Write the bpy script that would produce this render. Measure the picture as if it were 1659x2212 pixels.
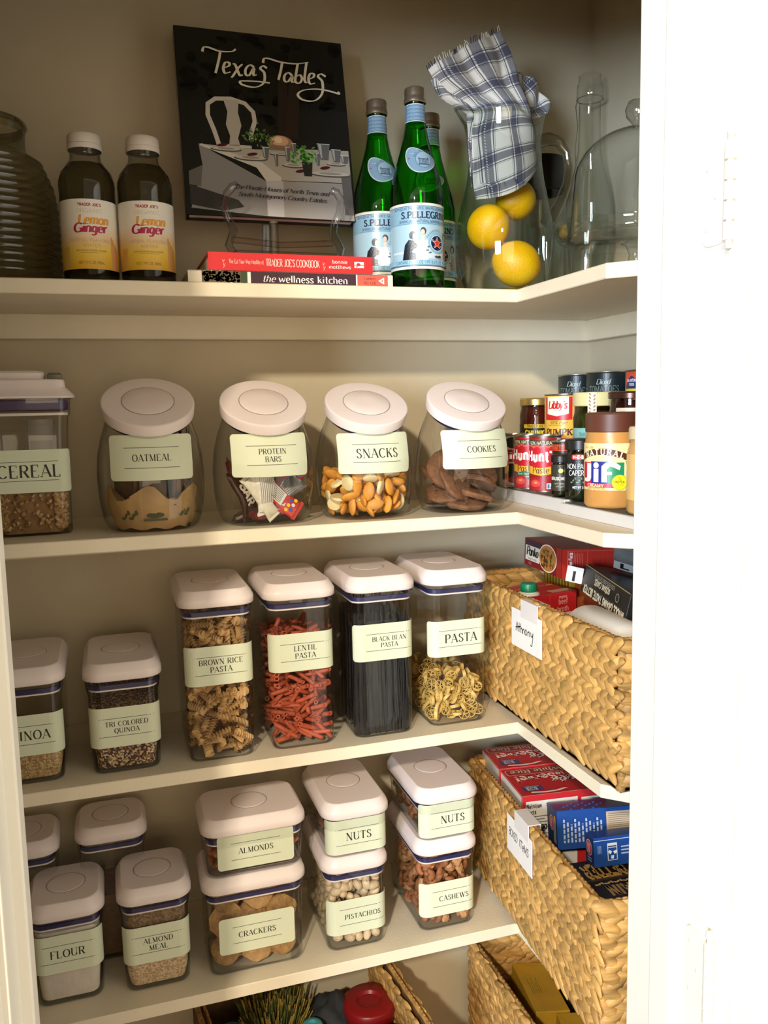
import bpy, math, random
from math import sin, cos, pi, radians, atan2, sqrt
from mathutils import Vector, Matrix, Euler
from mathutils.geometry import tessellate_polygon
random.seed(7)
SC = bpy.context.scene
COL = SC.collection
for _o in list(bpy.data.objects): bpy.data.objects.remove(_o)

# ------------------------------------------------------------ camera, world, lights, exposure
def make_camera():
    yaw, pit, rol, f = .3116, .1221, -.0211, 1851.2
    cy, sy, cp, sp, cr, sr = cos(yaw), sin(yaw), cos(pit), sin(pit), cos(rol), sin(rol)
    fw = Vector((sy*cp, cy*cp, -sp)); r = Vector((cy, -sy, 0)); u = r.cross(fw)
    r2 = cr*r+sr*u; u2 = -sr*r+cr*u
    cam = bpy.data.cameras.new('camera'); ob = bpy.data.objects.new('camera', cam); COL.objects.link(ob)
    ob.matrix_world = Matrix(((r2.x, u2.x, -fw.x, -.5967), (r2.y, u2.y, -fw.y, -1.1835), (r2.z, u2.z, -fw.z, 1.2), (0, 0, 0, 1)))
    cam.sensor_fit = 'HORIZONTAL'; cam.sensor_width = 36; cam.lens = f*36/1659
    cam.clip_start = .02
    SC.camera = ob
make_camera()
SC.view_settings.view_transform = 'Standard'; SC.view_settings.look = 'None'
SC.view_settings.gamma = 1; SC.view_settings.use_curve_mapping = False
SC.view_settings.exposure = 0.0
W = bpy.data.worlds.new('world'); SC.world = W; W.use_nodes = True
W.node_tree.nodes['Background'].inputs[0].default_value = (.95, .80, .60, 1)
W.node_tree.nodes['Background'].inputs[1].default_value = .43
def area(name, loc, target, sx, sy, power, col):
    L = bpy.data.lights.new(name, 'AREA'); L.shape = 'RECTANGLE'; L.size = sx; L.size_y = sy; L.energy = power; L.color = col
    o = bpy.data.objects.new(name, L); COL.objects.link(o); o.location = loc
    o.rotation_euler = (Vector(target)-Vector(loc)).to_track_quat('-Z', 'Y').to_euler(); return o
area('kitchen_ceiling_lamp', (-1.75, -2.80, 2.42), (-.1, 0, 1.0), .13, .13, 90, (1, .87, .68))
area('kitchen_window_light', (-3.0, -3.3, 1.35), (0, 0, 1.1), 1.0, 1.1, 215, (.70, .84, 1))
area('warm_front_fill', (-.9, -3.4, 1.05), (-.4, 0, .95), 2.2, 1.3, 24, (1, .78, .52))  # added fill light behind the camera to lift the shade, not an actual window
cy_ = SC.cycles
cy_.use_denoising = True; cy_.max_bounces = 12; cy_.transparent_max_bounces = 48; cy_.transmission_bounces = 8
cy_.glossy_bounces = 4; cy_.diffuse_bounces = 4; cy_.caustics_reflective = False; cy_.caustics_refractive = False
cy_.sample_clamp_indirect = 4.0
try: cy_.denoiser = 'OPENIMAGEDENOISE'; cy_.denoising_input_passes = 'RGB_ALBEDO_NORMAL'; cy_.denoising_prefilter = 'ACCURATE'
except Exception: pass

# ------------------------------------------------------------ colours and materials
def lin(c):
    if isinstance(c, str): c = tuple(int(c[i:i+2], 16)/255 for i in (0, 2, 4))
    return tuple(x/12.92 if x <= .04045 else ((x+.055)/1.055)**2.4 for x in c[:3])
MC = {}
def M(name, col, rough=.5, metal=0., var=0., nscale=40., bump=0., bscale=200., spec=.5, sss=0., stretch=None, rnd=0., col2=None):
    if name in MC: return MC[name]
    m = bpy.data.materials.new(name); m.use_nodes = True; nt = m.node_tree; N = nt.nodes; Lk = nt.links
    b = N['Principled BSDF']; c = lin(col)
    b.inputs['Roughness'].default_value = rough; b.inputs['Metallic'].default_value = metal
    b.inputs['Specular IOR Level'].default_value = spec
    if sss: b.inputs['Subsurface Weight'].default_value = sss; b.inputs['Subsurface Radius'].default_value = (.01, .006, .003)
    tc = N.new('ShaderNodeTexCoord'); mp = N.new('ShaderNodeMapping'); Lk.new(tc.outputs['Object'], mp.inputs[0])
    if stretch: mp.inputs['Scale'].default_value = stretch
    nz = N.new('ShaderNodeTexNoise'); nz.inputs['Scale'].default_value = nscale; nz.inputs['Detail'].default_value = 4
    Lk.new(mp.outputs[0], nz.inputs['Vector'])
    rp = N.new('ShaderNodeValToRGB')
    c2 = lin(col2) if col2 else tuple(x*(1-var) for x in c); c1 = c if col2 else tuple(min(1, x*(1+var*.5)) for x in c)
    rp.color_ramp.elements[0].color = (*c2, 1); rp.color_ramp.elements[1].color = (*c1, 1)
    rp.color_ramp.elements[0].position = .35; rp.color_ramp.elements[1].position = .65
    Lk.new(nz.outputs['Fac'], rp.inputs[0]); out = rp.outputs[0]
    if rnd:
        oi = N.new('ShaderNodeObjectInfo'); hs = N.new('ShaderNodeHueSaturation'); mr = N.new('ShaderNodeMapRange')
        mr.inputs[3].default_value = 1-rnd; mr.inputs[4].default_value = 1+rnd*.6
        Lk.new(oi.outputs['Random'], mr.inputs[0]); Lk.new(mr.outputs[0], hs.inputs['Value']); Lk.new(out, hs.inputs['Color']); out = hs.outputs[0]
    Lk.new(out, b.inputs['Base Color'])
    if bump:
        n2 = N.new('ShaderNodeTexNoise'); n2.inputs['Scale'].default_value = bscale; n2.inputs['Detail'].default_value = 3
        Lk.new(mp.outputs[0], n2.inputs['Vector'])
        bp = N.new('ShaderNodeBump'); bp.inputs['Strength'].default_value = bump; bp.inputs['Distance'].default_value = .002
        Lk.new(n2.outputs['Fac'], bp.inputs['Height']); Lk.new(bp.outputs[0], b.inputs['Normal'])
    MC[name] = m; return m
def clear(name, tint=(.965, .97, .965), edge=(.66, .69, .68), rough=.02, refl=.9, epow=3., base=.045):
    """thin walled clear plastic or glass: reflects by its angle, lets the rest through, darker towards its rims"""
    if name in MC: return MC[name]
    m = bpy.data.materials.new(name); m.use_nodes = True; nt = m.node_tree; N = nt.nodes; Lk = nt.links
    N.remove(N['Principled BSDF']); out = N['Material Output']
    lw = N.new('ShaderNodeLayerWeight'); lw.inputs[0].default_value = .5
    p1 = N.new('ShaderNodeMath'); p1.operation = 'POWER'; p1.inputs[1].default_value = 4.5; Lk.new(lw.outputs['Facing'], p1.inputs[0])
    ma = N.new('ShaderNodeMath'); ma.operation = 'MULTIPLY_ADD'; ma.inputs[1].default_value = refl; ma.inputs[2].default_value = base; Lk.new(p1.outputs[0], ma.inputs[0])
    p2 = N.new('ShaderNodeMath'); p2.operation = 'POWER'; p2.inputs[1].default_value = epow; Lk.new(lw.outputs['Facing'], p2.inputs[0])
    mx = N.new('ShaderNodeMix'); mx.data_type = 'RGBA'; mx.inputs[6].default_value = (*tint, 1); mx.inputs[7].default_value = (*edge, 1); Lk.new(p2.outputs[0], mx.inputs[0])
    tr = N.new('ShaderNodeBsdfTransparent'); Lk.new(mx.outputs[2], tr.inputs[0])
    gl = N.new('ShaderNodeBsdfGlossy'); gl.inputs['Roughness'].default_value = rough
    ms = N.new('ShaderNodeMixShader'); Lk.new(ma.outputs[0], ms.inputs[0]); Lk.new(tr.outputs[0], ms.inputs[1]); Lk.new(gl.outputs[0], ms.inputs[2])
    Lk.new(ms.outputs[0], out.inputs['Surface']); MC[name] = m; return m
def printmat(name='printed_ink', rough=.45, metal=0., spec=.4):
    if name in MC: return MC[name]
    m = bpy.data.materials.new(name); m.use_nodes = True; nt = m.node_tree; b = nt.nodes['Principled BSDF']
    a = nt.nodes.new('ShaderNodeAttribute'); a.attribute_name = 'Col'
    nt.links.new(a.outputs['Color'], b.inputs['Base Color'])
    b.inputs['Roughness'].default_value = rough; b.inputs['Metallic'].default_value = metal; b.inputs['Specular IOR Level'].default_value = spec
    MC[name] = m; return m
def voro(name, cols, scale=600., rough=.8, bump=.6, pos=None):
    """grains: each voronoi cell takes one of the colours"""
    if name in MC: return MC[name]
    m = bpy.data.materials.new(name); m.use_nodes = True; nt = m.node_tree; N = nt.nodes; Lk = nt.links; b = N['Principled BSDF']
    tc = N.new('ShaderNodeTexCoord'); v = N.new('ShaderNodeTexVoronoi'); v.inputs['Scale'].default_value = scale; Lk.new(tc.outputs['Object'], v.inputs['Vector'])
    r = N.new('ShaderNodeValToRGB'); r.color_ramp.interpolation = 'CONSTANT'
    while len(r.color_ramp.elements) < len(cols): r.color_ramp.elements.new(1)
    for i, c in enumerate(cols):
        r.color_ramp.elements[i].position = (pos[i] if pos else i/len(cols)); r.color_ramp.elements[i].color = (*lin(c), 1)
    Lk.new(v.outputs['Color'], r.inputs[0]); Lk.new(r.outputs[0], b.inputs['Base Color']); b.inputs['Roughness'].default_value = rough
    bp = N.new('ShaderNodeBump'); bp.inputs['Strength'].default_value = bump; bp.inputs['Distance'].default_value = .0015; bp.invert = True
    Lk.new(v.outputs['Distance'], bp.inputs['Height']); Lk.new(bp.outputs[0], b.inputs['Normal']); MC[name] = m; return m

# ------------------------------------------------------------ mesh helpers
class B:
    def __init__(s): s.v = []; s.f = []; s.m = []
    def add(s, vf, mi=0, mat=None):
        v, f = vf; o = len(s.v)
        s.v += [tuple(mat @ Vector(p)) if mat else tuple(p) for p in v]
        s.f += [tuple(i+o for i in q) for q in f]; s.m += [mi]*len(f); return s
def mk(name, vf, mats, parent=None, loc=(0, 0, 0), rot=(0, 0, 0), smooth=40, mi=None):
    v, f = (vf.v, vf.f) if isinstance(vf, B) else vf
    if isinstance(vf, B): mi = vf.m
    me = bpy.data.meshes.new(name); me.from_pydata([tuple(p) for p in v], [], f)
    for m in (mats if isinstance(mats, (list, tuple)) else [mats]): me.materials.append(m)
    if mi and any(mi): me.polygons.foreach_set('material_index', mi)
    if smooth: me.shade_smooth(); me.set_sharp_from_angle(angle=radians(smooth))
    me.update()
    return ob(name, me, parent, loc, rot)
def ob(name, me, parent=None, loc=(0, 0, 0), rot=(0, 0, 0)):
    o = bpy.data.objects.new(name, me); COL.objects.link(o); o.location = loc; o.rotation_euler = rot
    if parent: o.parent = parent
    return o
def tag(o, label=None, cat=None, group=None, kind=None):
    if label: o['label'] = label
    if cat: o['category'] = cat
    if group: o['group'] = group
    if kind: o['kind'] = kind
    return o
def thing(name, label, cat, loc=(0, 0, 0), rot=(0, 0, 0), group=None):
    o = ob(name, None, None, loc, rot if isinstance(rot, (tuple, list)) else (0, 0, rot)); o.empty_display_size = .02
    return tag(o, label, cat, group)
def loft(rings, c0=True, c1=True, closed=True):
    n = len(rings[0]); v = [p for r in rings for p in r]; f = []
    for i in range(len(rings)-1):
        for j in range(n if closed else n-1):
            a = i*n+j; b = i*n+(j+1) % n; f.append((a, b, b+n, a+n))
    if c0: f.append(tuple(range(n-1, -1, -1)))
    if c1: f.append(tuple((len(rings)-1)*n+j for j in range(n)))
    return v, f
def rr(w, d, r, n=5, cx=0, cy=0):
    """rounded rectangle, anticlockwise"""
    r = min(r, w/2-1e-5, d/2-1e-5); p = []
    for k, (sx, sy) in enumerate(((1, -1), (1, 1), (-1, 1), (-1, -1))):
        a0 = -pi/2+k*pi/2
        for i in range(n+1):
            a = a0+i*pi/2/n; p.append((cx+sx*(w/2-r)+r*cos(a), cy+sy*(d/2-r)+r*sin(a)))
    return p
def rloft(levels, n=5, c0=True, c1=True):
    """levels: (z, w, d, r)"""
    return loft([[(x, y, z) for x, y in rr(w, d, r, n)] for z, w, d, r in levels], c0, c1)
def lathe(prof, n=32, c0=False, c1=False):
    return loft([[(r*cos(2*pi*j/n), r*sin(2*pi*j/n), z) for j in range(n)] for r, z in prof], c0, c1)
def tube(path, rad, n=8, closed=False, flat=1.):
    P = [Vector(p) for p in path]; R = []; prev = None; m = len(P)
    for i, p in enumerate(P):
        if closed: t = P[(i+1) % m]-P[i-1]
        else: t = P[min(i+1, m-1)]-P[max(i-1, 0)]
        t.normalize()
        if prev is None:
            a = Vector((0, 0, 1)) if abs(t.z) < .9 else Vector((1, 0, 0)); nn = t.cross(a).normalized()
        else:
            nn = (prev-t*prev.dot(t)).normalized()
        prev = nn; bb = t.cross(nn); r = rad(i/(m-1)) if callable(rad) else rad
        R.append([tuple(p+nn*r*cos(2*pi*j/n)+bb*r*flat*sin(2*pi*j/n)) for j in range(n)])
    if closed: R.append(R[0]); return loft(R, False, False)
    return loft(R)
def bx(x0, x1, y0, y1, z0, z1):
    v = [(x, y, z) for z in (z0, z1) for y in (y0, y1) for x in (x0, x1)]
    return v, [(0, 2, 3, 1), (4, 5, 7, 6), (0, 1, 5, 4), (2, 6, 7, 3), (0, 4, 6, 2), (1, 3, 7, 5)]
def bbx(x0, x1, y0, y1, z0, z1, b=.002):
    """box with eased edges"""
    w, d = x1-x0, y1-y0; cx, cy = (x0+x1)/2, (y0+y1)/2; L = []
    for z, k in ((z0, b), (z0+b, 0), (z1-b, 0), (z1, b)):
        L.append([(x, y, z) for x, y in rr(w-2*k, d-2*k, max(b-k*.5, 1e-4), 2, cx, cy)])
    return loft(L)
def ell(rx, ry, rz, n=10, m=6, ptop=0., seed=None, jit=0.):
    rnd = random.Random(seed); v = [(0, 0, -rz)]; f = []
    for i in range(1, m):
        a = -pi/2+pi*i/m
        for j in range(n):
            b = 2*pi*j/n; k = 1+(rnd.uniform(-jit, jit) if jit else 0)
            v.append((rx*cos(a)*cos(b)*k, ry*cos(a)*sin(b)*k, rz*sin(a)*k))
    v.append((0, 0, rz)); L = len(v)-1
    for j in range(n): f.append((0, 1+(j+1) % n, 1+j)); f.append((L, L-n+j, L-n+(j+1) % n))
    for i in range(m-2):
        for j in range(n): a = 1+i*n+j; b = 1+i*n+(j+1) % n; f.append((a, b, b+n, a+n))
    return v, f

# ------------------------------------------------------------ stroke lettering
def arc(cx, cy, rx, ry, a0, a1, n=10):
    return [(cx+rx*cos(radians(a0+(a1-a0)*i/n)), cy+ry*sin(radians(a0+(a1-a0)*i/n))) for i in range(n+1)]
def ln(*p): return [(p[i], p[i+1]) for i in range(0, len(p), 2)]
G = {}
def g(ch, adv, *st): G[ch] = (adv, [(s if isinstance(s, tuple) and isinstance(s[0], str) else ('a', s)) for s in st])
g('A', .76, ('n', ln(.02, 0, .36, 1)), ('k', ln(.36, 1, .72, 0)), ('n', ln(.13, .33, .6, .33)))
g('B', .66, ln(.1, 0, .1, 1), ln(.1, 1, .36, 1)+arc(.36, .76, .22, .24, 90, -90)+ln(.1, .52), ln(.1, .52, .38, .52)+arc(.38, .26, .25, .26, 90, -90)+ln(.1, 0))
g('C', .74, arc(.4, .5, .36, .5, 45, 318, 18))
g('D', .76, ln(.1, 0, .1, 1), ln(.1, 1, .34, 1)+arc(.34, .5, .36, .5, 90, -90, 14)+ln(.1, 0))
g('E', .64, ln(.1, 0, .1, 1), ('n', ln(.1, 1, .56, 1, .56, .82)), ('n', ln(.1, .52, .42, .52)), ('n', ln(.1, 0, .58, 0, .58, .2)))
g('F', .6, ln(.1, 0, .1, 1), ('n', ln(.1, 1, .56, 1, .56, .82)), ('n', ln(.1, .52, .42, .52)))
g('G', .78, arc(.4, .5, .36, .5, 45, 330, 18), ln(.7, 0, .7, .42), ('n', ln(.48, .42, .76, .42)))
g('H', .78, ln(.1, 0, .1, 1), ln(.66, 0, .66, 1), ('n', ln(.1, .5, .66, .5)))
g('I', .3, ln(.14, 0, .14, 1))
g('J', .5, ln(.36, 1, .36, .2)+arc(.2, .2, .16, .2, 0, -150, 8))
g('K', .72, ln(.1, 0, .1, 1), ('n', ln(.6, 1, .1, .4)), ('k', ln(.28, .6, .64, 0)))
g('L', .6, ln(.1, 0, .1, 1), ('n', ln(.1, 0, .54, 0, .54, .2)))
g('M', .92, ('n', ln(.1, 0, .1, 1)), ('k', ln(.1, 1, .44, .05)), ('n', ln(.44, .05, .78, 1)), ('k', ln(.78, 1, .78, 0)))
g('N', .8, ('n', ln(.1, 0, .1, 1)), ('k', ln(.1, 1, .68, 0)), ('n', ln(.68, 0, .68, 1)))
g('O', .8, arc(.4, .5, .36, .5, 90, 450, 24))
g('P', .64, ln(.1, 0, .1, 1), ln(.1, 1, .36, 1)+arc(.36, .74, .24, .26, 90, -90)+ln(.1, .48))
g('Q', .8, arc(.4, .5, .36, .5, 90, 450, 24), ('k', ln(.42, .12, .66, -.2)))
g('R', .7, ln(.1, 0, .1, 1), ln(.1, 1, .36, 1)+arc(.36, .75, .23, .25, 90, -90)+ln(.1, .5), ('k', ln(.34, .5, .64, 0)))
g('S', .58, [(.5, .8), (.42, .94), (.28, 1), (.14, .94), (.08, .78), (.14, .62), (.3, .52), (.45, .42), (.53, .24), (.45, .06), (.28, 0), (.12, .06), (.05, .22)])
g('T', .66, ln(.33, 0, .33, 1), ('n', ln(.04, .82, .04, 1, .62, 1, .62, .82)))
g('U', .76, ('k', ln(.1, 1, .1, .3)), arc(.37, .3, .27, .3, 180, 360, 10), ('n', ln(.64, .3, .64, 1)))
g('V', .72, ('k', ln(.02, 1, .36, 0)), ('n', ln(.36, 0, .7, 1)))
g('W', 1.02, ('k', ln(.02, 1, .28, 0)), ('n', ln(.28, 0, .5, .9)), ('k', ln(.48, 1, .74, 0)), ('n', ln(.74, 0, 1.0, 1)))
g('X', .7, ('k', ln(.04, 1, .66, 0)), ('n', ln(.04, 0, .66, 1)))
g('Y', .68, ('k', ln(.02, 1, .34, .48)), ('n', ln(.66, 1, .34, .48)), ln(.34, .48, .34, 0))
g('Z', .64, ('n', ln(.08, .84, .08, 1, .58, 1)), ('k', ln(.58, 1, .06, 0)), ('n', ln(.06, 0, .6, 0, .6, .18)))
g('a', .56, ln(.44, .66, .44, .08, .52, 0), arc(.25, .33, .2, .33, 20, 340, 16))
g('b', .56, ln(.1, 1, .1, 0), arc(.3, .33, .2, .33, 160, -160, 16))
g('c', .48, arc(.28, .33, .22, .33, 40, 320, 14))
g('d', .58, ln(.46, 1, .46, 0), arc(.26, .33, .2, .33, 20, 340, 16))
g('e', .52, ('n', ln(.07, .36, .46, .36)), arc(.27, .33, .2, .33, 8, 310, 16))
g('f', .36, [(.36, .94), (.27, 1), (.18, .9), (.17, .7), (.17, 0)], ('n', ln(.02, .64, .32, .64)))
g('g', .56, arc(.25, .35, .19, .3, 20, 340, 16), [(.44, .66), (.44, -.1), (.36, -.27), (.22, -.32), (.08, -.24)])
g('h', .58, ln(.1, 1, .1, 0), arc(.28, .42, .18, .24, 170, 0, 8)+ln(.46, 0))
g('i', .26, ln(.12, .66, .12, 0), ('k', ln(.12, .84, .12, .93)))
g('j', .26, ln(.14, .66, .14, -.2, 0, -.3), ('k', ln(.14, .84, .14, .93)))
g('k', .54, ln(.1, 1, .1, 0), ('n', ln(.44, .64, .1, .28)), ('k', ln(.22, .4, .5, 0)))
g('l', .24, ln(.12, 1, .12, 0))
g('m', .84, ln(.1, .66, .1, 0), arc(.26, .44, .16, .22, 170, 0, 8)+ln(.42, 0), arc(.58, .44, .16, .22, 170, 0, 8)+ln(.74, 0))
g('n', .58, ln(.1, .66, .1, 0), arc(.28, .42, .18, .24, 170, 0, 8)+ln(.46, 0))
g('o', .54, arc(.27, .33, .21, .33, 90, 450, 18))
g('p', .56, ln(.1, .66, .1, -.3), arc(.3, .33, .2, .33, 160, -160, 16))
g('r', .42, ln(.1, .66, .1, 0), arc(.27, .44, .16, .22, 170, 50, 6))
g('s', .44, [(.37, .54), (.3, .64), (.2, .66), (.1, .6), (.08, .48), (.16, .38), (.28, .3), (.36, .2), (.32, .05), (.2, 0), (.1, .03), (.05, .14)])
g('t', .38, ln(.17, .92, .17, .12, .25, 0, .35, .06), ('n', ln(.03, .64, .33, .64)))
g('u', .58, ln(.1, .66, .1, .24)+arc(.28, .24, .18, .24, 180, 350, 8), ln(.46, .66, .46, 0))
g('v', .5, ('k', ln(.03, .66, .25, 0)), ('n', ln(.25, 0, .47, .66)))
g('w', .76, ('k', ln(.03, .66, .2, 0)), ('n', ln(.2, 0, .38, .6)), ('k', ln(.38, .6, .55, 0)), ('n', ln(.55, 0, .73, .66)))
g('x', .5, ('k', ln(.05, .66, .45, 0)), ('n', ln(.05, 0, .45, .66)))
g('y', .5, ('k', ln(.03, .66, .26, 0)), ('n', ln(.47, .66, .2, -.18, .04, -.3)))
g('z', .48, ('n', ln(.06, .66, .42, .66)), ('k', ln(.42, .66, .06, 0)), ('n', ln(.06, 0, .44, 0)))
g(' ', .34); g('.', .24, ('k', ln(.1, 0, .1, .1))); g(',', .24, ('k', ln(.1, .1, .06, -.14))); g("'", .2, ('k', ln(.1, 1, .08, .78)))
g('!', .26, ('k', ln(.12, 1, .12, .3)), ('k', ln(.12, 0, .12, .1))); g('-', .4, ('n', ln(.06, .4, .34, .4))); g('%', .8, ln(.1, 0, .7, 1), arc(.18, .8, .13, .18, 0, 360, 8), arc(.6, .2, .13, .18, 0, 360, 8))
g('0', .6, arc(.3, .5, .24, .5, 90, 450, 18)); g('1', .4, ln(.08, .8, .22, 1, .22, 0)); g('2', .6, arc(.3, .72, .22, .28, 170, -20, 8)+ln(.06, 0, .54, 0)); g('5', .6, ln(.5, 1, .14, 1, .1, .56)+arc(.28, .32, .24, .32, 110, -140, 10))
g('3', .6, arc(.28, .75, .2, .25, 140, -90, 8)+arc(.28, .25, .24, .25, 90, -140, 8)); g('7', .56, ln(.06, 1, .52, 1, .2, 0)); g('9', .6, arc(.3, .7, .22, .3, 0, 360, 14), ln(.52, .7, .4, 0)); g('8', .6, arc(.3, .75, .19, .25, 90, 450, 14), arc(.3, .25, .24, .25, 90, 450, 14))
g('&', .8, [(.7, .4), (.5, 0), (.2, 0), (.08, .22), (.2, .5), (.44, .7), (.42, .95), (.26, 1), (.18, .8), (.3, .5), (.66, 0)])
STY = {  # thick, thin, serif half width, slant, tracking
    'didone': (.165, .052, .12, 0, .14), 'serif': (.14, .06, .09, 0, .05), 'sans': (.12, .12, 0, 0, .04), 'bold': (.24, .24, 0, 0, .12),
    'black': (.30, .26, 0, 0, .17), 'slab': (.22, .14, .16, 0, .12), 'script': (.15, .05, 0, .25, -.06), 'brush': (.24, .11, 0, .15, -.02), 'pen': (.09, .09, 0, .1, .02), 'thinsans': (.07, .07, 0, 0, .1), 'ital': (.12, .05, .05, .22, .03)}
def glyph_strips(ch, sty):
    th, tn, sf, sl, tk = STY[sty]; out = []
    if ch not in G: ch = ch.upper() if ch.upper() in G else ' '
    adv, sts = G[ch]
    def strip(kind, pts):
        n = len(pts); L = []; Rr = []
        for i, (x, y) in enumerate(pts):
            ds = []
            if i > 0: ds.append((x-pts[i-1][0], y-pts[i-1][1]))
            if i < n-1: ds.append((pts[i+1][0]-x, pts[i+1][1]-y))
            ds = [(a/max(1e-9, sqrt(a*a+b*b)), b/max(1e-9, sqrt(a*a+b*b))) for a, b in ds]
            dx = sum(a for a, b in ds); dy = sum(b for a, b in ds); l = max(1e-6, sqrt(dx*dx+dy*dy)); dx /= l; dy /= l
            k = max(.5, abs(ds[0][0]*dx+ds[0][1]*dy))
            w = {'k': th, 'n': tn}.get(kind) or (tn+(th-tn)*abs(dy)**1.6)
            w = w/2/k; L.append((x-dy*w, y+dx*w)); Rr.append((x+dy*w, y-dx*w))
        for i in range(n-1): out.append([L[i], L[i+1], Rr[i+1], Rr[i]])
    for kind, pts in sts:
        strip(kind, pts)
        if sf:
            for a, b in ((pts[0], pts[1]), (pts[-1], pts[-2])):
                if abs(a[1]-b[1]) > .25 and abs(a[1]-b[1]) > .9*abs(a[0]-b[0]) and len(pts) < 5:
                    for yy in (0, 1, .66):
                        if abs(a[1]-yy) < .01:
                            strip('n', [(a[0]-sf, yy+(tn/2 if yy == 0 else -tn/2)), (a[0]+sf, yy+(tn/2 if yy == 0 else -tn/2))])
    if sl: out = [[(x+y*sl, y) for x, y in q] for q in out]
    return adv+tk, out
class Cv:
    """flat print: filled shapes in layers, laid onto a surface by a map (u, v) -> point, normal"""
    def __init__(s): s.t = []; s.z = 0
    def poly(s, pts, col, up=1):
        s.z += up; c = lin(col)
        if len(pts) <= 4 and len(pts) > 2:
            tr = [(0, i, i+1) for i in range(1, len(pts)-1)] if len(pts) == 3 else [(0, 1, 2), (0, 2, 3)]
        else: tr = tessellate_polygon([[Vector((x, y, 0)) for x, y in pts]])
        for a in tr:
            q = [pts[i] for i in a]
            ar = (q[1][0]-q[0][0])*(q[2][1]-q[0][1])-(q[2][0]-q[0][0])*(q[1][1]-q[0][1])
            if abs(ar) < 1e-12: continue
            if ar < 0: q = [q[0], q[2], q[1]]
            s.t.append((q, c, s.z))
        return s
    def rect(s, x0, y0, x1, y1, col, r=0, up=1):
        if r: return s.poly(rr(x1-x0, y1-y0, r, 5, (x0+x1)/2, (y0+y1)/2), col, up)
        return s.poly([(x0, y0), (x1, y0), (x1, y1), (x0, y1)], col, up)
    def el(s, cx, cy, rx, ry, col, n=24, rot=0, up=1):
        return s.poly([(cx+rx*cos(a)*cos(rot)-ry*sin(a)*sin(rot), cy+rx*cos(a)*sin(rot)+ry*sin(a)*cos(rot)) for a in (2*pi*i/n for i in range(n))], col, up)
    def star(s, cx, cy, r, col, k=5):
        return s.poly([(cx+(r if i % 2 == 0 else r*.4)*cos(pi/2+i*pi/k), cy+(r if i % 2 == 0 else r*.4)*sin(pi/2+i*pi/k)) for i in range(2*k)], col)
    def text(s, txt, cx, cy, h, col, sty='sans', width=None, rot=0, align=0, bend=0):
        """cx, cy: middle of the word at its base line + h/2"""
        x = 0; Q = []
        for ch in txt:
            a, q = glyph_strips(ch, sty); Q += [[(px+x, py) for px, py in k] for k in q]; x += a
        x -= STY[sty][4]; sx = h if width is None else width/max(x, .01); s.z += 1; c = lin(col); cr, sr = cos(rot), sin(rot)
        for k in Q:
            P = []
            for px, py in k:
                X = (px-x*(.5 if align == 0 else 0))*sx; Y = (py-.5)*h
                if bend: Y += -bend*(X*X)
                P.append((cx+X*cr-Y*sr, cy+X*sr+Y*cr))
            for q in ([P[0], P[1], P[2]], [P[0], P[2], P[3]]):
                ar = (q[1][0]-q[0][0])*(q[2][1]-q[0][1])-(q[2][0]-q[0][0])*(q[1][1]-q[0][1])
                if abs(ar) < 1e-13: continue
                if ar < 0: q = [q[0], q[2], q[1]]
                s.t.append((q, c, s.z))
        return s
    def speck(s, x0, y0, x1, y1, cols, n, r, rng):
        for i in range(n):
            a = rng.random()*pi; s.el(rng.uniform(x0, x1), rng.uniform(y0, y1), r*rng.uniform(.5, 1.3), r*rng.uniform(.3, .8), rng.choice(cols), 7, a, up=0)
        s.z += 1; return s
    def build(s, name, fmap, parent=None, maxlen=None, step=.00007, off=.0002, mat=None, loc=(0, 0, 0), rot=(0, 0, 0)):
        V = []; F = []; C = []; zs = sorted({z for _, _, z in s.t}); rank = {z: i for i, z in enumerate(zs)}
        for q, c, z in s.t:
            st = [q]; done = []
            while st:
                a = st.pop()
                if maxlen:
                    L = [(a[i][0]-a[(i+1) % 3][0])**2+(a[i][1]-a[(i+1) % 3][1])**2 for i in range(3)]; k = L.index(max(L))
                    if L[k] > maxlen*maxlen:
                        p, r, t = a[k], a[(k+1) % 3], a[(k+2) % 3]; m = ((p[0]+r[0])/2, (p[1]+r[1])/2)
                        st.append([p, m, t]); st.append([m, r, t]); continue
                done.append(a)
            for a in done:
                o = len(V)
                for u, v in a:
                    P, N = fmap(u, v); P = Vector(P)+Vector(N)*(off+rank[z]*step); V.append(tuple(P))
                F.append((o, o+1, o+2)); C.append(c)
        me = bpy.data.meshes.new(name); me.from_pydata(V, [], F); me.materials.append(mat or printmat())
        ca = me.color_attributes.new('Col', 'FLOAT_COLOR', 'CORNER')
        buf = []
        for c in C: buf += [c[0], c[1], c[2], 1.]*3
        ca.data.foreach_set('color', buf); me.update()
        return ob(name, me, parent, loc, rot)
def m_plane(o, ux, uy):
    o, ux, uy = Vector(o), Vector(ux), Vector(uy); n = ux.cross(uy).normalized()
    return lambda u, v: (o+ux*u+uy*v, n)
def m_cyl(r, z0=0., a0=-pi/2):
    """(u along the girth, v up); r may be a function of v; u = 0 at angle a0"""
    def f(u, v):
        R = r(v) if callable(r) else r; R0 = R
        a = a0+u/max(R0, .004); return (R*cos(a), R*sin(a), z0+v), (cos(a), sin(a), 0)
    return f
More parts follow.
